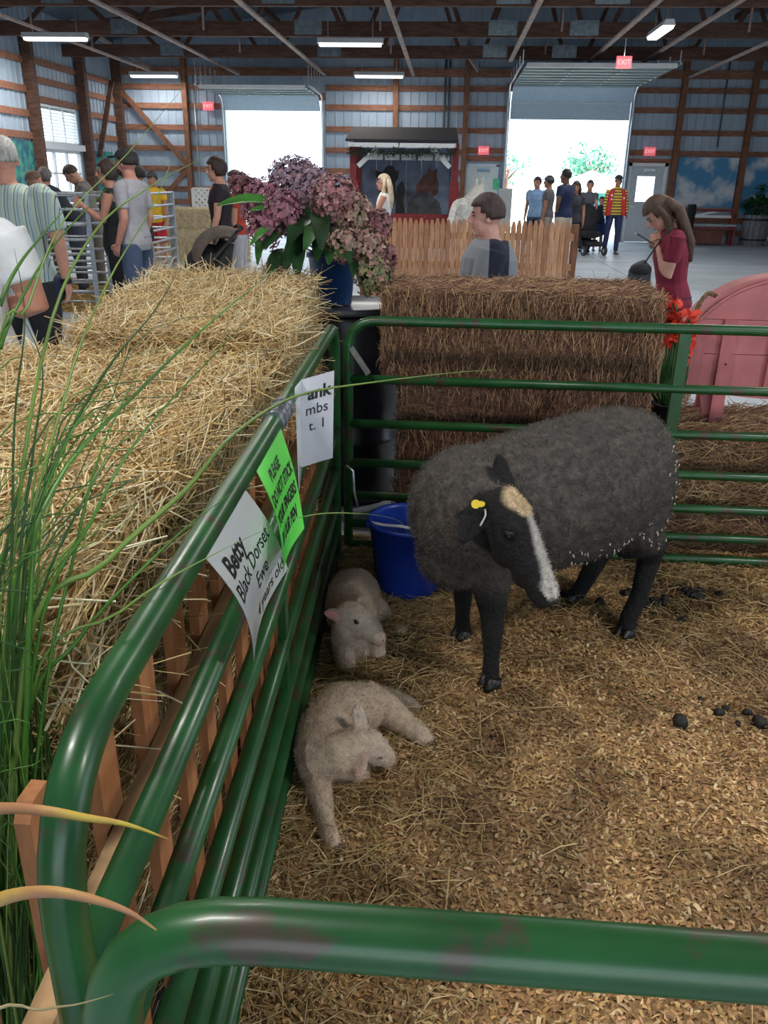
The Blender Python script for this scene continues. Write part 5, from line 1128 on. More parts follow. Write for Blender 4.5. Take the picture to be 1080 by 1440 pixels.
# ------------------------------------------------------------------ ornamental grass by the pale fence
def grass():
    root = Vector((-.60, .72, 0)); t = thing('ornamental_grass', 'tall green ornamental grass arching over the near straw bale', 'grass plant', root)
    gm = [mat('blade_green', (.06, .18, .02), .4, var=.3, scale=5), mat('blade_dark', (.03, .085, .018), .45, var=.3, scale=5), mat('blade_light', (.16, .26, .05), .45, var=.25, scale=5)]
    ym = mat('blade_yellow', (.62, .46, .06), .5, c2=(.46, .22, .10), scale=9, lo=.45, hi=.6); bro = mat('blade_straw', (.42, .33, .16), .6, var=.2)
    part('pot', mat('nursery_pot', (.02, .02, .02), .6), t).lathe([(0, 0), (.10, 0), (.125, .20), (.13, .20), (.12, .18), (0, .17)], root, 20).done()
    def clear(p_):
        # keep a stalk in front of the bale's end face until it is above the bale, and behind the pales below their tops
        p_.y = min(p_.y, .835+max(0, p_.z-1.03)*5); p_.x = min(p_.x, -.465 if p_.z < .95 else -.425); return p_
    def blade(P, w_, m, tw=0, free=True):
        P = spline(P, 5); n = len(P)
        if not free: P = [clear(p_) for p_ in P]
        b = MB(); vs = []
        for i, p_ in enumerate(P):
            tdir = (P[min(i+1, n-1)]-P[max(i-1, 0)]).normalized(); sd = tdir.cross(Vector((math.sin(tw), -math.cos(tw), .3))).normalized(); nr = sd.cross(tdir)
            k = w_*(1-.92*(i/(n-1))**1.7); vs += [p_-sd*k, p_+nr*k*.35, p_+sd*k, p_-nr*k*.12]
        b.add(vs, [(4*i+j, 4*i+(j+1) % 4, 4*i+4+(j+1) % 4, 4*i+4+j) for i in range(n-1) for j in range(4)], True); b.build('blade', m, t)
    def px(*q): return [ony(x, y, Y) for x, y, Y in q]
    b0 = root+Vector((0, 0, .17))
    for q, w_, m in (
        ([(40, 900, .80), (75, 687, .88), (200, 545, 1.05), (300, 450, 1.2), (388, 378, 1.35)], .0048, 0),
        ([(30, 880, .82), (60, 690, .9), (150, 520, 1.1), (215, 440, 1.3), (255, 375, 1.45)], .003, 1),
        ([(45, 950, .8), (130, 730, .85), (200, 610, .95), (300, 500, 1.1), (345, 450, 1.2)], .003, 0),
        ([(20, 900, .82), (90, 560, .95), (150, 400, 1.1), (215, 290, 1.25), (245, 215, 1.35)], .0026, 2),
        ([(10, 870, .82), (60, 500, .9), (130, 330, 1.05), (215, 260, 1.2), (300, 215, 1.3)], .0026, 2),
        ([(-10, 600, .85), (40, 430, .9), (90, 310, 1.0), (180, 215, 1.15), (262, 118, 1.3)], .0026, 2),
        ([(-10, 560, .85), (0, 490, .86), (30, 420, .9), (80, 340, 1.0), (150, 265, 1.1)], .0032, 0),
        ([(-15, 520, .85), (0, 430, .86), (25, 375, .9), (60, 330, .98), (95, 290, 1.05)], .003, 0),
        ([(30, 950, .8), (150, 790, .86), (260, 690, 1.0), (330, 610, 1.15), (420, 556, 1.4), (530, 537, 1.7), (640, 524, 2.0), (700, 520, 2.1)], .0040, 2),
        ([(40, 1000, .8), (170, 860, .85), (300, 780, 1.0), (420, 728, 1.25), (500, 722, 1.4), (560, 732, 1.55), (574, 757, 1.6)], .0022, 2),
        ([(25, 1000, .8), (60, 830, .84), (120, 700, .9), (190, 600, 1.0), (290, 545, 1.1)], .003, 1),
        ([(30, 1050, .8), (110, 900, .83), (200, 800, .9), (270, 735, 1.0), (330, 690, 1.1)], .003, 0),
        ([(10, 900, .8), (20, 600, .85), (35, 450, .9), (20, 350, .95)], .0026, 1), ([(20, 900, .8), (45, 650, .85), (60, 520, .9), (28, 440, .95)], .0026, 1),
        ([(60, 1000, .8), (100, 800, .85), (140, 640, .9), (205, 500, 1.0)], .0026, 0), ([(10, 950, .8), (40, 760, .84), (105, 600, .9), (170, 520, 1.0)], .0030, 0)):
        P = [b0+Vector((random.uniform(-.05, .05), random.uniform(-.05, .05), 0))]+px(*q); blade(P, w_, gm[m], random.uniform(-.5, .5))
    for k in range(260):
        a_ = random.random()*6.28; r_ = random.random()*.13; s0 = b0+Vector((math.cos(a_)*r_, math.sin(a_)*r_, 0)); top = random.uniform(.55, 1.05)
        dr = Vector((random.gauss(.03, .12), random.gauss(.10, .16), 0)); mid = s0+Vector((dr.x*.35, dr.y*.35, top*.6)); tip = s0+dr*1.3+Vector((0, 0, top))
        if tip.x > -.47: tip.x = -.47-random.random()*.1
        if mid.x > -.47: mid.x = -.49
        blade([s0, mid, tip, tip+Vector((dr.x*.7, dr.y*.7, .05-.05*random.random()))], random.uniform(.0016, .0030), gm[random.choice((0, 0, 1, 1, 2))], random.uniform(-1, 1), False)
    # two wide turning leaves that reach over the gate end
    for q, w_ in (([(-60, 1150, .50), (0, 1137, .48), (60, 1140, .46), (120, 1150, .46), (180, 1160, .47), (236, 1180, .49)], .0068), ([(-60, 1300, .41), (0, 1265, .39), (60, 1254, .375), (120, 1262, .37), (180, 1282, .37), (220, 1308, .375)], .0070)):
        P = px(*q); blade([b0+Vector((-.05, -.05, .1)), P[0]+Vector((-.05, -.03, -.10))]+P, w_, ym, .2)
    blade([b0, Vector((-.66, .42, .55))]+px((-60, 1450, .42), (60, 1420, .41), (110, 1412, .395), (160, 1398, .38)), .002, bro)
grass()
# ------------------------------------------------------------------ picket fence in the middle of the barn
def pickets():
    Yf = 10.6; a = ony(513, 420, Yf).x; b_ = ony(801, 400, Yf).x; t = thing('picket_fence', 'weathered stockade fence of pointed wooden pickets', 'fence', ((a+b_)/2, Yf, 0))
    ms = [mat('picket_%d' % k, c, .75, var=.22, scale=7, stretch=(6, 6, 1), bump=.2) for k, c in enumerate(((.50, .26, .14), (.44, .22, .115), (.56, .31, .17), (.38, .185, .10)))]
    w_ = .066; n = int((b_-a)/w_); 
    for k in range(n):
        x = a+k*w_; h = 1.085+random.uniform(-.012, .012); x1 = x+w_-.006
        part('picket', random.choice(ms), t).prism([(x, .03), (x1, .03), (x1, h-.07), ((x+x1)/2+.012, h), ((x+x1)/2-.012, h), (x, h-.07)], Yf-.012, Yf+.010+random.uniform(0, .006), (0, 2, 1)).done()
    for z in (.22, .55, .90): part('rail', ms[1], t).bb((a, Yf+.018, z-.04), (b_, Yf+.055, z+.04)).done()
    part('post', wood, t).bb((a-.06, Yf-.02, 0), (a-.002, Yf+.08, 1.0)).done(); part('post', wood, t).bb((b_-.02, Yf+.056, 0), (b_+.06, Yf+.14, 1.05)).done()
pickets()
# ------------------------------------------------------------------ roofed animal stall with painted backdrop
def stall():
    Ys = 16.0; c = ony(566, 280, Ys); x0, x1 = ony(497, 280, Ys).x, ony(638, 280, Ys).x; zt = ony(566, 181, Ys).z; ze = ony(566, 197, Ys).z
    t = thing('roofed_stall', 'roofed stall with dark red posts, a garland and a painted animal backdrop', 'stall', ((x0+x1)/2, Ys+.4, 0))
    red = mat('barn_red', (.16, .012, .016), .6, var=.15, scale=8); dk = mat('stall_roof', (.018, .018, .024), .8, var=.3, scale=20, bump=.3)
    rx0, rx1 = ony(488, 197, Ys).x, ony(645, 197, Ys).x
    part('roof', dk, t).add([(rx0, Ys-.25, ze), (rx1, Ys-.25, ze), (rx1-.05, Ys+.45, zt+.05), (rx0+.05, Ys+.45, zt+.05), (rx0, Ys-.25, ze-.04), (rx1, Ys-.25, ze-.04), (rx1-.05, Ys+.45, zt), (rx0+.05, Ys+.45, zt)],
        [(0, 1, 2, 3), (7, 6, 5, 4), (0, 4, 5, 1), (1, 5, 6, 2), (2, 6, 7, 3), (3, 7, 4, 0)]).done()
    part('roof', dk, t).add([(rx0+.05, Ys+.45, zt+.05), (rx1-.05, Ys+.45, zt+.05), (rx1, Ys+1.1, ze), (rx0, Ys+1.1, ze), (rx0+.05, Ys+.45, zt), (rx1-.05, Ys+.45, zt), (rx1, Ys+1.1, ze-.04), (rx0, Ys+1.1, ze-.04)],
        [(0, 1, 2, 3), (7, 6, 5, 4), (0, 4, 5, 1), (1, 5, 6, 2), (2, 6, 7, 3), (3, 7, 4, 0)]).done()
    zf0, zf1 = ony(566, 207, Ys-.22).z, ony(566, 197, Ys-.22).z
    xm = ony(561, 200, Ys-.22).x
    for a, b_ in ((rx0+.04, xm-.01), (xm+.01, rx1-.04)): part('fascia', white, t).bb((a, Ys-.22, zf0), (b_, Ys-.19, zf1-.045)).done()
    for x in (x0, x1):
        for y in (Ys, Ys+.9): part('post', red, t).bb((x-.06, y-.06, 0), (x+.06, y+.06, ze-.04)).done()
        part('post_base', mat('barn_red_bright', (.22, .015, .02), .6), t).bb((x-.085, Ys-.085, 0), (x+.085, Ys+.085, ony(566, 255, Ys).z)).done()
    zb = ony(566, 226, Ys).z
    part('brace', white, t).bar((x0+.09, Ys-.03, zb-.10), (x0+.42, Ys-.03, zb+.20), .05, .08).done(); part('brace', white, t).bar((x1-.09, Ys-.03, zb-.10), (x1-.42, Ys-.03, zb+.20), .05, .08).done()
    gm = mat('garland', (.012, .035, .014), .7, var=.4, scale=30); g = MB(); m = 900
    for k in range(m):
        u = random.random(); x = rx0+.03+(rx1-rx0-.06)*u; sag = .05*abs(math.sin(u*PI*4)); z = zf0-.05-sag+random.gauss(0, .035); p_ = Vector((x, Ys-.24+random.gauss(0, .03), z)); d = Vector((random.gauss(0, 1), random.gauss(0, 1), random.gauss(-.5, 1))).normalized()*.07
        s_ = Vector((random.gauss(0, 1), random.gauss(0, 1), random.gauss(0, 1))).normalized()*.010; g.add([p_-s_, p_+s_, p_+d], [(0, 1, 2)])
    tag(g.build('garland', gm, t), kind='stuff')
    # backdrop: painted boards behind, a row of pale lamps in front of it
    bd = mat('backdrop', (.10, .13, .19), .7, var=.5, scale=2.2); yb = Ys+.88
    nb = 6
    for k in range(nb):
        a = x0+.06+(x1-x0-.12)*k/nb; part('backdrop_board', bd, t).bb((a, yb, .35), (a+(x1-x0-.12)/nb-.006, yb+.03, ze-.1)).done()
    part('counter', mat('barn_red_bright', (.22, .015, .02), .6), t).bb((x0+.06, Ys+.1, .35), (x1-.06, Ys+.2, .95)).done()
    for k in range(5): part('valance', white, t).bb((x0+.22+k*.31, Ys+.5, zb+.02), (x0+.49+k*.31, Ys+.52, zb+.12)).done()
    brn = mat('painted_brown', (.085, .035, .025), .7, var=.4, scale=9); dkp = mat('painted_black', (.012, .012, .016), .7, var=.3, scale=9); gry = mat('painted_grey', (.06, .065, .075), .7, var=.4, scale=6)
    def painted(name, m, poly, off=0): part(name, m, t).prism([(p_.x, p_.z) for p_ in [ony(x, y, yb) for x, y in poly]], yb-.012-off, yb-.001, (0, 2, 1)).done()
    painted('painted_cow', dkp, [(528, 240), (538, 242), (545, 233), (552, 233), (558, 242), (561, 238), (560, 250), (556, 256), (557, 280), (550, 296), (540, 296), (534, 280), (535, 254), (529, 250)])
    painted('painted_horse', brn, [(585, 262), (594, 248), (602, 242), (603, 234), (608, 241), (616, 236), (614, 248), (617, 258), (616, 272), (610, 276), (604, 268), (600, 282), (586, 285)], .002)
    painted('painted_bush', gry, [(572, 300), (575, 280), (590, 270), (606, 274), (618, 285), (622, 302)], .004)
    painted('painted_calf', dkp, [(556, 300), (558, 262), (566, 254), (570, 266), (566, 280), (570, 300)])
stall()
# ------------------------------------------------------------------ white shaggy pony figure beside the stall
def pony():
    c = ony(646, 285, 14.6); t = thing('white_pony', 'white shaggy pony seen from behind beside the red stall post', 'pony', (c.x, 14.9, 0)); b = MB(); x = c.x+.05
    b.tube([(x-.03, 14.5, 1.06), (x, 14.65, 1.10), (x+.05, 14.95, 1.04), (x+.12, 15.25, 1.02), (x+.14, 15.4, 1.0)], [(.06, .08), (.13, .17), (.17, .22), (.17, .23), (.10, .12)], 16)
    for dx, dy in ((-.13, 14.6), (.12, 14.62), (0, 15.25), (.24, 15.25)): b.tube([(x+dx, dy, .95), (x+dx*1.05, dy, .5), (x+dx*1.05, dy+.02, .0)], [.12, .065, .05], 12)
    b.tube([(x+.14, 15.3, 1.15), (x+.26, 15.55, 1.35), (x+.30, 15.65, 1.42)], [.17, .12, .09], 12); b.tube([(x+.30, 15.62, 1.45), (x+.36, 15.85, 1.32), (x+.38, 15.95, 1.25)], [.09, .075, .05], 12)
    for s in (-1, 1): b.tube([(x+.30+.05*s, 15.6, 1.5), (x+.30+.06*s, 15.6, 1.6)], [.03, .01], 8)
    m = mat('pony_white', (.62, .62, .58), .8, var=.15, scale=20, bump=.5); link('body', remesh(b, .016, 4), m, t)
    q = part('tail', m, t)
    for k in range(9):
        dx = random.gauss(0, .035); q.tube(arc((x-.03, 14.48, 1.22), (x-.16+dx*.6, 14.36, 1.34), (x-.17+dx, 14.38, .5), 7), [.015, .02, .022, .022, .02, .016, .006], 6)
    q.done()
pony()
# ------------------------------------------------------------------ galvanized corral panels and far bale on the left
def corral(label, A, B, h=1.05, rails=8):
    A = Vector((*A, 0)); B = Vector((*B, 0)); d = (B-A).normalized(); t = thing('corral_panel', label, 'gate', A, 0, 'galvanized corral panels')
    for p_ in (A, B, (A+B)/2): part('upright', galv, t).bar(p_, p_+Vector((0, 0, h)), .045, .045, (d.x, d.y, 0)).done()
    for k in range(rails):
        z = .10+(h-.12)*(k/(rails-1))**1.15; part('rail', galv, t).tube([A+Vector((0, 0, z)), B+Vector((0, 0, z))], .017, 8).done()
    part('foot', galv, t).bar(A-d*.02+Vector((0, 0, .02)), A+d*.25+Vector((0, 0, .02)), .05, .03).done()
c0 = onz(139, 436, 0); c1 = onz(152, 434, 0); c2 = onz(251, 393, 0)
corral('galvanized corral panel running behind the striped shirt', (c0.x, c0.y), (c0.x-2.3, c0.y-.35), 1.34, 9)
corral('galvanized corral panel behind the man in the grey T-shirt', (c1.x+.06, c1.y+.05), (c2.x, c2.y), 1.32, 9)
corral('galvanized corral panel along the far side of the straw pen', (c0.x-2.35, c0.y+.82), (c0.x+.03, c0.y+.98), 1.3, 9)
corral('galvanized corral panel running just in front of the person in yellow', (c2.x-.05, c2.y), (c2.x-2.4, c2.y-.1), 1.3, 9)
def pen_straw():
    n = 5200; x = rng.uniform(c0.x-2.3, c2.x+.1, n); y = rng.uniform(c0.y-.2, c0.y+2.7, n); th = rng.uniform(0, 6.28, n); L_ = rng.uniform(.06, .2, n); P = np.c_[x, y, rng.uniform(.01, .07, n)]
    d = np.c_[np.cos(th), np.sin(th), rng.normal(0, .08, n)]*L_[:, None]/2; a_ = P-d; b_ = P+d; a_[:, 2] = np.maximum(a_[:, 2], .006); b_[:, 2] = np.maximum(b_[:, 2], .006)
    me = strands(a_, P, b_, np.full(n, .006), pal(n, [(.52, .36, .13), (.62, .45, .19), (.42, .27, .09)], .15)); o = link('pen_straw', me, strawm); tag(o, 'yellow straw spread in the metal corral', 'straw', kind='stuff')
    tag(MB().bb((c0.x-2.3, c0.y-.2, .001), (c2.x+.1, c0.y+2.7, .02)).build('straw_mat', mat('straw_mat', (.44, .29, .10), .9, var=.4, scale=20, bump=.8, bs=60), o), kind='stuff')
pen_straw()
fb = ony(272, 318, 16.5)
bale('pale straw bale in front of the white lattice by the back wall', (fb.x-.1, 16.5, 0), (2.3, .5, .62), 0, 4200, PALE, (.50, .42, .28), ends='y', fuzz=.3, lens=(.05, .2), rad=.004, faces='yxXZ', group='straw bales on the barn floor')
bale('pale straw bale on top of the pale bale by the lattice', (fb.x-.15, 16.5, .63), (2.1, .5, .32), 0, 3200, PALE, (.50, .42, .28), ends='y', fuzz=.3, lens=(.05, .2), rad=.004, faces='yxXZ', group='straw bales on the barn floor')
def lattice():
    Yl = 17.0; a, b_ = ony(271, 265, Yl), ony(293, 292, Yl); t = thing('lattice_panel', 'white diamond lattice panel above the pale straw bales', 'lattice', ((a.x+b_.x)/2, Yl, .0))
    x0, x1, z0, z1 = a.x, b_.x+.3, .95, a.z; s = .115; k = -14
    while k < 14:
        for sg in (1, -1):
            # clip the diagonal x = x0+k*s+(z-z0)*sg to the panel
            lo = max(z0, z0+((x0-(x0+k*s))*sg if sg > 0 else ((x0+k*s)-x1))); hi = min(z1, z0+((x1-(x0+k*s)) if sg > 0 else ((x0+k*s)-x0)))
            if hi-lo > .03: part('slat', white, t).bar((x0+k*s+(lo-z0)*sg, Yl+.006*sg, lo), (x0+k*s+(hi-z0)*sg, Yl+.006*sg, hi), .010, .048, (1, 0, -sg)).done()
        k += 1
    part('frame', white, t).bb((x0-.03, Yl-.02, 0), (x0+.01, Yl+.02, z1)).bb((x1-.01, Yl-.02, 0), (x1+.03, Yl+.02, z1)).bb((x0, Yl-.02, z1-.02), (x1, Yl+.02, z1+.02)).bb((x0, Yl-.02, z0-.02), (x1, Yl+.02, z0+.02)).done()
lattice()
# ------------------------------------------------------------------ strollers
def stroller(label, loc, rz, canopy_m, s=1.0):
    t = thing('stroller', label, 'stroller', loc, rz, 'strollers'); fm = mat('stroller_frame', (.03, .03, .035), .4, .6); tb = lambda n, P, r_=.013: part(n, fm, t, False).tube([Vector(p_)*s for p_ in P], r_*s, 8).done()
    # faces +y
    for x in (-.25, .25):
        tb('frame', [(x, .38, .12), (x, .05, .55), (x, -.35, .98)]); tb('frame', [(x, -.40, .12), (x, -.05, .55)])
        for y, r_ in ((.40, .10), (-.42, .13)):
            w_ = part('wheel', blackp, t, False); w_.tube([Vector((x-.02, y, r_))*s, Vector((x+.02, y, r_))*s], r_*s, 20); w_ = w_.done()
            part('hub', galv, w_, False).tube([Vector((x-.025, y, r_))*s, Vector((x+.025, y, r_))*s], r_*.4*s, 12).done()
    tb('handle', [(-.25, -.35, .98), (-.25, -.42, 1.03), (.25, -.42, 1.03), (.25, -.35, .98)], .016)
    part('seat', black, t, False).tube([Vector(q)*s for q in ((0, .28, .42), (0, .0, .42), (0, -.14, .55), (0, -.28, .88))], [(.22*s, .06*s), (.24*s, .13*s), (.25*s, .15*s), (.22*s, .08*s)], 14, ref=(0, .3, 1)).done()
    part('seat_shell', black, t, False).ell(Vector((0, -.06, .60))*s, (.22*s, .25*s, .26*s), 16, 10).done()
    part('footrest', black, t, False).box(Vector((0, .36, .24))*s, (.34*s, .16*s, .03*s), rx=R(-25)).done()
    part('basket', black, t, False).box(Vector((0, -.08, .24))*s, (.40*s, .50*s, .14*s)).done()
    q = MB(); vs = []; n, m = 10, 8
    for i in range(n+1):
        a_ = PI*(.02+.62*i/n)
        for j in range(m+1):
            x = -.25+.5*j/m; r_ = .36*(1-.25*(abs(x)/.25)**3); vs.append(Vector((x, -.24+r_*math.cos(a_)*1.0, .68+r_*math.sin(a_)))*s)
    fs = [(i*(m+1)+j, i*(m+1)+j+1, (i+1)*(m+1)+j+1, (i+1)*(m+1)+j) for i in range(n) for j in range(m)]; k0 = len(vs); vs2 = [v+Vector((0, 0, -.012*s)) for v in vs]
    q.add(vs+vs2, fs+[tuple(k0+z for z in f[::-1]) for f in fs], True); q.build('canopy', canopy_m, t, False); return t
taupe = mat('canopy_taupe', (.10, .08, .065), .85, var=.2, bump=.3)
sl = onz(282, 405, 0)
stroller('black stroller with a taupe canopy in front of the woman in black', (ony(283, 350, 9.0).x, 9.0, 0), L90+R(20), taupe, 1.0)
stroller('black stroller near the open overhead door', (3.17, 20.2, 0), R(200), black, 1.05)
# ------------------------------------------------------------------ right part of the back wall
def mural(name, label, o, u, v, m):
    """thin painted panel with corner o and edge vectors u, v"""
    o, u, v = Vector(o), Vector(u), Vector(v); n = u.cross(v).normalized()*.012; t = MB()
    P = [o, o+u, o+u+v, o+v]; t.add(P+[p_+n for p_ in P], [(3, 2, 1, 0), (4, 5, 6, 7)]+[(i, (i+1) % 4, 4+(i+1) % 4, 4+i) for i in range(4)])
    return tag(t.build(name, m), label, 'painting', None)
skym = mat('sky_painting', (.06, .25, .46), .6, c2=(.58, .62, .68), scale=1.35, lo=.50, hi=.62, detail=6)
skym2 = mat('sky_painting_b', (.05, .23, .44), .6, c2=(.60, .63, .68), scale=1.5, lo=.50, hi=.62, detail=6)
mural('wall_painting', 'painted blue sky with white clouds between two wall posts above the bench', (6.22, WY-.09, .98), (1.62, 0, 0), (0, 0, 1.26), skym)
mural('wall_painting', 'painted blue sky with white clouds behind the barrel planter', (8.04, WY-.09, .80), (2.2, 0, 0), (0, 0, 1.46), skym2)
teal = mat('teal_painting', (.01, .10, .17), .6, c2=(.05, .30, .22), scale=6, lo=.4, hi=.6, detail=5)
mural('wall_painting', 'teal painting between the window and the barn corner', (XL+.08, 24.3, .9), (0, -1.6, 0), (0, 0, 1.25), teal)
mural('wall_painting', 'teal painting on the side wall before the louvred window', (XL+.08, 19.6, .9), (0, -2.9, 0), (0, 0, 1.32), teal)
mural('wall_painting', 'little yellow-green painting beside the teal one in the barn corner', (XL+.10, 24.8, .9), (0, -.45, 0), (0, 0, 1.2), mat('yellow_painting', (.16, .30, .10), .6, c2=(.05, .20, .35), scale=7))
def bench():
    x0, x1, y = 6.3, 7.8, WY-.75; t = thing('bench', 'red and white slatted bench under the cloud painting', 'bench', ((x0+x1)/2, y, 0)); rd = mat('bench_red', (.20, .03, .035), .6, var=.15); gy = mat('bench_grey', (.35, .40, .42), .6); bw = mat('bench_box', (.16, .06, .045), .7, var=.2)
    part('back_slat', rd, t).bb((x0, y+.25, .86), (x1, y+.29, .94)).done(); part('back_slat', white, t).bb((x0, y+.25, .70), (x1, y+.29, .77)).done()
    part('back_slat', white, t).bar((x0+.4, y+.27, .74), (x0+1.1, y+.27, .88), .03, .05).done()
    part('seat_board', gy, t).bb((x0, y-.12, .50), (x1, y+.26, .55)).done(); part('front_board', rd, t).bb((x0, y-.14, .42), (x1, y-.10, .48)).done()
    part('box', bw, t).bb((x0+.05, y-.08, .04), (x1-.3, y+.2, .42)).done()
    for x in (x0, x1-.06): part('leg', rd, t).bb((x, y-.12, 0), (x+.06, y-.06, .5)).bb((x, y+.24, 0), (x+.06, y+.30, .94)).done()
bench()
def folded_chair():
    c = ony(968, 320, 23.6); t = thing('folded_stroller', 'black folded stroller standing before the bench', 'stroller', (c.x, 23.6, 0))
    part('cloth', black, t, False).tube([(0, 0, .12), (.02, 0, .45), (-.02, 0, .75), (.03, 0, 1.0), (.12, 0, 1.02)], [(.07, .06), (.10, .09), (.15, .12), (.13, .12), (.05, .05)], 14).done()
    for x in (-.1, .14): part('wheel', blackp, t, False).tube([(x, -.02, .08), (x, .02, .08)], .08, 16).done(); 
    part('frame', galv, t, False).tube([(-.1, 0, .08), (0, .03, .6), (.02, .05, 1.0)], .012, 8).tube([(.14, 0, .08), (.1, .03, .6), (.06, .05, 1.0)], .012, 8).done()
folded_chair()
def planter():
    c = (8.42, WY-.55, 0); t = thing('barrel_planter', 'grey wooden half barrel planted with a leafy green bush', 'planter', c); n = 16
    bw = mat('barrel_grey', (.16, .17, .20), .75, var=.3, scale=8, stretch=(5, 5, 1)); prof = [(.30, 0), (.36, .3), (.36, .5), (.32, .80)]
    for k in range(n):
        a0, a1 = 2*PI*k/n+.015, 2*PI*(k+1)/n-.015; vs = []
        for r_, z in prof: vs += [(r_*math.cos(a0), r_*math.sin(a0), z), (r_*math.cos(a1), r_*math.sin(a1), z), (r_*.9*math.cos(a1), r_*.9*math.sin(a1), z), (r_*.9*math.cos(a0), r_*.9*math.sin(a0), z)]
        part('stave', bw, t, False).add(vs, [(4*i+j, 4*i+(j+1) % 4, 4*i+4+(j+1) % 4, 4*i+4+j) for i in range(3) for j in range(4)]+[(0, 3, 2, 1), (12, 13, 14, 15)]).done()
    for z, r_ in ((.14, .338), (.66, .352)): part('hoop', mat('hoop_iron', (.06, .06, .07), .5, .7), t, False).lathe([(r_, z), (r_+.008, z), (r_+.008, z+.05), (r_, z+.05)], n=32).done()
    part('soil', mat('soil', (.03, .02, .014), .95), t, False).lathe([(0, .76), (.29, .76)], n=20).done()
    g = MB()
    for k in range(520):
        d = Vector((random.gauss(0, 1), random.gauss(0, 1), random.gauss(.3, .8))).normalized(); p_ = Vector((0, 0, 1.0))+Vector((d.x*.42, d.y*.35, d.z*.24))*random.uniform(.5, 1)
        if k > 470: p_ = Vector((random.gauss(.02, .05), random.gauss(0, .05), random.uniform(1.2, 1.55)))
        leaf(g, p_, p_+d*.11, .035, (random.random()-.5, random.random()-.5, 1), .2, 2)
    tag(g.build('foliage', mat('bush_green', (.02, .09, .025), .5, var=.4, scale=5), t, False), kind='stuff')
    part('stem', leafd, t, False).tube([(0, 0, .76), (.02, 0, 1.5)], .012, 6).done()
planter()
def red_prop():
    x0 = 8.86; y = WY-.35; t = thing('barn_cutout', 'red barn cutout with white trim leaning by the barrel planter', 'cutout', (9.6, y, 0)); rd = mat('cutout_red', (.32, .02, .03), .6, var=.1)
    k = 7; w_ = 1.5/k
    for i in range(k):
        x = x0+i*w_; zt = 1.15+min(1.0, (i+.5)*w_*1.1 if i < 4 else (k-i-.5)*w_*1.1)
        part('board', rd, t).bb((x, y, 0), (x+w_-.006, y+.03, zt)).done()
    for a, b_ in (((x0, y-.01, .02), (x0, y-.01, 1.2)), ((x0, y-.01, 1.18), (x0+.75, y-.01, 2.05)), ((x0, y-.01, .05), (x0+.75, y-.01, 1.0)), ((x0+.05, y-.012, .98), (x0+.75, y-.012, .05)), ((x0+.12, y-.01, .95), (x0+.12, y-.01, 1.5))):
        part('trim', white, t).bar(a, b_, .02, .07, (0, 1, 0) if 0 else (1, 0, .01)).done()
red_prop()
# board by the big door, little green sign
t = thing('white_board', 'tall pale board standing beside the big door', 'board', (1.36, WY-.9, 0))
q = ony(711, 265, WY-.9); part('panel', mat('board_grey', (.60, .62, .62), .6, var=.04), t).bb((q.x-.19, WY-.92, .25), (q.x+.19, WY-.89, q.z)).done(); part('stand', galv, t).bb((q.x-.03, WY-.885, 0), (q.x+.03, WY-.86, 1.0)).bb((q.x-.25, WY-1.05, 0), (q.x+.25, WY-.75, .03)).done()
q = ony(698, 259, WY-.1); tag(MB().bb((q.x-.09, WY-.10, q.z-.14), (q.x+.09, WY-.085, q.z+.14)).build('notice', mat('notice_green', (.10, .52, .30), .5, var=.3, scale=14)), 'little green notice between the pale door and the big door', 'notice')
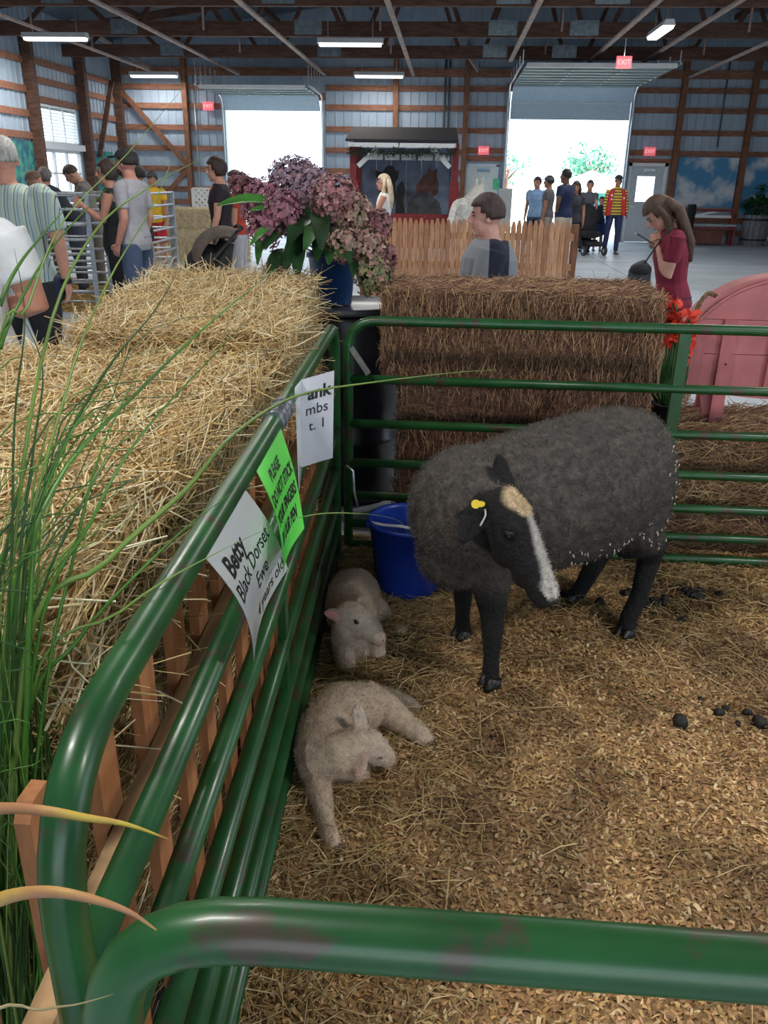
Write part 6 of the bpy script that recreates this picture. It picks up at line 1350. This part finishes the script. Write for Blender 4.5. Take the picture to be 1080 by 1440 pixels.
# ------------------------------------------------------------------ outside: trees and a tent in the sun
def tree(label, c, h, r_, n, m):
    t = thing('tree', label, 'tree', c, 0, 'trees outside the overhead door'); c = Vector(c); part('trunk', wood, t).tube([c, c+Vector((.1, 0, h*.5)), c+Vector((0, .1, h*.8))], [.22, .16, .06], 10).done()
    for k in range(5): a_ = k*1.26; part('branch', wood, t).tube([c+Vector((.08, 0, h*.45)), c+Vector((math.cos(a_)*r_*.6, math.sin(a_)*r_*.6, h*.72))], [.08, .03], 8).done()
    g = MB()
    for k in range(n):
        d = Vector((random.gauss(0, 1), random.gauss(0, 1), random.gauss(0, .8))).normalized()*random.uniform(.35, 1); p_ = c+Vector((d.x*r_, d.y*r_, h*.72+d.z*r_*.75)); e = Vector((random.gauss(0, 1), random.gauss(0, 1), random.gauss(-.3, .6))).normalized()
        leaf(g, p_, p_+e*.38, .12, (random.random()-.5, random.random()-.5, 1), .1, 2)
    tag(g.build('foliage', m, t), kind='stuff')
tl = mat('tree_leaves', (.10, .34, .22), .6, var=.4, scale=.8)
pt = ony(828, 240, 70); tree('broad green tree beyond the tent outside the big door', (pt.x, 70, -.02), 4.0, 2.3, 700, tl)
pt = ony(722, 250, 60); tree('sparse tree beside the jamb outside the big door', (pt.x-.6, 60, -.02), 3.6, 1.6, 160, tl)
def tent():
    Yt = 36; x0, x1 = ony(795, 262, Yt).x, ony(880, 262, Yt).x; t = thing('tent', 'white canopy tent with teal side walls outside the big door', 'tent', ((x0+x1)/2, Yt+1.2, -.02)); z1 = ony(830, 262, Yt).z; z2 = ony(830, 248, Yt).z+.25
    tc = mat('tent_teal', (.08, .40, .36), .6, var=.1); xm = (x0+x1)/2; ym = Yt+1.3
    part('canopy', white, t).add([(x0-.2, Yt-.1, z1), (x1+.2, Yt-.1, z1), (x1+.2, Yt+2.7, z1), (x0-.2, Yt+2.7, z1), (xm, ym, z2)], [(0, 1, 4), (1, 2, 4), (2, 3, 4), (3, 0, 4), (3, 2, 1, 0)]).done()
    part('valance', white, t).bb((x0-.2, Yt-.1, z1-.25), (x1+.2, Yt-.07, z1)).done()
    for x in (x0, xm, x1): part('pole', galv, t).bb((x-.03, Yt, -.02), (x+.03, Yt+.06, z1)).bb((x-.03, Yt+2.5, -.02), (x+.03, Yt+2.56, z1)).done()
    part('side_wall', tc, t).bb((x0, Yt+2.5, 0), (x1, Yt+2.53, z1)).done(); part('table', mat('table_blue', (.05, .18, .5), .6), t).bb((x0+.2, Yt+.3, .0), (x1-.3, Yt+.9, .75)).done()
tent()
